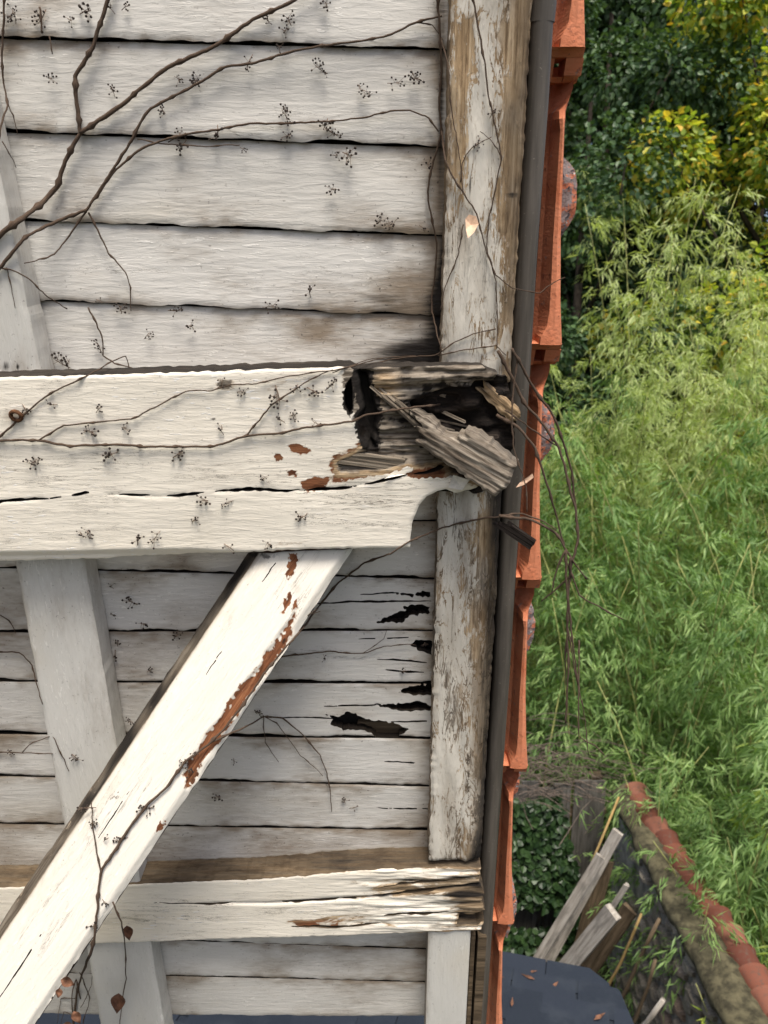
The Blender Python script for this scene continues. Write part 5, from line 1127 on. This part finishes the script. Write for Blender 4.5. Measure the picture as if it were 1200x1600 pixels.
for k_, x, y, s_, lab in [('low_a', 2.62, 5.95, .92, 'low bamboo drooping over the far upper end of the red coping'), ('low_a', 2.95, 5.55, 1.05, 'low bamboo bush standing behind the far half of the coping'), ('low_a', 2.50, 5.05, .80, 'bamboo sprays hanging across the middle of the red coping'),
                          ('low_a', 3.3, 5.2, 1.15, 'bushy bamboo behind the middle of the coping near the right edge'), ('low_y', 2.72, 4.45, .84, 'yellow green bamboo drooping over the lower end of the coping'), ('low_y', 3.15, 4.2, .95, 'bright yellow green bamboo at the right edge beside the coping'), ('low_a', 3.6, 4.6, 1.0, 'low green bamboo farthest to the right behind the wall')]:
    bamboo(k_, x, y, lab, GB, s_)
bamboo('low_a', 2.43, 5.25, 'short bamboo tuft drooping over the wall towards the leaning planks', GB, .74)
bamboo('low_a', 2.44, 5.75, 'small bamboo tuft at the far corner where the coping meets the fence', GB, .72)
bamboo('low_y', 2.38, 3.95, 'short yellow green bamboo tuft on the near edge of the coping', GB, .68)

# ---- trees
def tree_proto(name, height, rad, n_leaf, lsize, mat, seed, trunk_h, squash=1.0, clumps=64):
    rr = np.random.default_rng(seed); root = empty(name, (0, 0, 0)); b = MB()
    b.tube([(0, 0, 0), (.06, .03, trunk_h * .5), (-.03, .08, trunk_h), (.05, 0, height * .8)], [.17, .14, .11, .03], 8)
    cen = []
    for c in range(clumps):
        while True:
            v = rr.uniform(-1, 1, 3)
            if 0.25 < np.linalg.norm(v) < 1: break
        q = np.array([v[0] * rad, v[1] * rad, trunk_h * .75 + (height - trunk_h * .75) * (v[2] * .5 + .5)]); cen.append((q, rr.uniform(.35, .75) * rad * .42))
        if c < 16: m_ = np.array([0, 0, min(q[2] * .7, height * .7)]); b.tube([m_, (m_ + q) / 2 + rr.normal(0, .1, 3), q], [.05, .03, .01], 5)
    b.build('trunk', M_BARK, root, True)
    P = []; ci = rr.integers(0, clumps, n_leaf)
    C0 = np.array([c[0] for c in cen])[ci]; r0 = np.array([c[1] for c in cen])[ci]
    dv = unit(rr.normal(0, 1, (n_leaf, 3))); P = C0 + dv * (r0 * rr.uniform(.35, 1.0, n_leaf) ** .5)[:, None] * [1, 1, squash]
    D = dv + rr.normal(0, .6, (n_leaf, 3)) + [0, 0, -.5]; NN = dv * .6 + rr.normal(0, .5, (n_leaf, 3)) + [0, 0, .7]
    L = rr.uniform(.7, 1.3, n_leaf) * lsize; link('crown', leaf_mesh('crown', P, D, NN, L, L * .36, mat, 'oval'), root)
    return root
GT = 'trees beyond the bamboo'
t1 = tree_proto('leafy_tree', 11.0, 2.5, 42000, .085, M_DKLEAF, 1, 2.5); t1.location = (3.05, 13.0, 0); tag(t1, 'dark green dense tree beside the top of the tile verge', 'tree', GT)
t2 = tree_proto('leafy_tree', 11.5, 2.5, 34000, .10, M_YLLEAF, 2, 2.4); t2.location = (5.9, 12.7, 0); tag(t2, 'tree with yellow and orange autumn leaves in the top right corner', 'tree', GT)
def tcopy(src, x, y, sc, rz, label):
    o = copy_tree(src); o.location = (x, y, 0); o.scale = (sc, sc, sc); o.rotation_euler = (0, 0, rz); tag(o, label, 'tree', GT); return o
tcopy(t1, 2.4, 15.8, 1.1, 1.6, 'second dark tree just behind the dense one by the tiles')
tcopy(t1, 5.0, 17.0, 1.25, 1.0, 'tall dark tree filling the gap behind the two front trees')
tcopy(t1, 3.9, 15.2, 1.22, 4.4, 'third dark tree between the dense dark tree and the yellow tree')
tcopy(t1, 3.4, 17.6, 1.55, 2.9, 'tallest dark tree rising behind the dense dark tree by the tiles')
tcopy(t1, 4.9, 19.5, 1.65, 0.7, 'far dark tree showing above the dense dark tree')
tcopy(t1, 2.2, 20.0, 1.7, 5.3, 'far dark tree half behind the tile verge')
tcopy(t1, 7.2, 16.2, 1.2, 3.7, 'dark tree close behind the yellow leaved tree')
tcopy(t1, 9.0, 18.5, 1.3, 2.2, 'dark tree behind the yellow leaved tree')
tcopy(t1, 1.0, 18.0, 1.3, 3.4, 'dark tree hidden mostly by the roof overhang')
tcopy(t2, 10.0, 14.0, 1.0, 2.0, 'yellow leaved tree outside the right edge of the view')
tcopy(t1, -3.0, 19.0, 1.3, 5.0, 'dark tree far behind the house boards')
tcopy(t1, 13.5, 19.0, 1.3, 4.1, 'dark tree far out beyond the right edge')
hd = leaf_mesh('hedge', np.stack([rng.uniform(-8, 18, 16000), 15.8 + rng.normal(0, .35, 16000), rng.uniform(0, 4.2, 16000)], -1), rng.normal(0, 1, (16000, 3)) + [0, -.6, -.3], rng.normal(0, .5, (16000, 3)) + [0, -1, .5], rng.uniform(.09, .15, 16000), rng.uniform(.035, .055, 16000), M_DKLEAF, 'oval')
tag(link('hedge', hd), 'dark hedge running behind the bamboo and under the trees', kind='stuff')
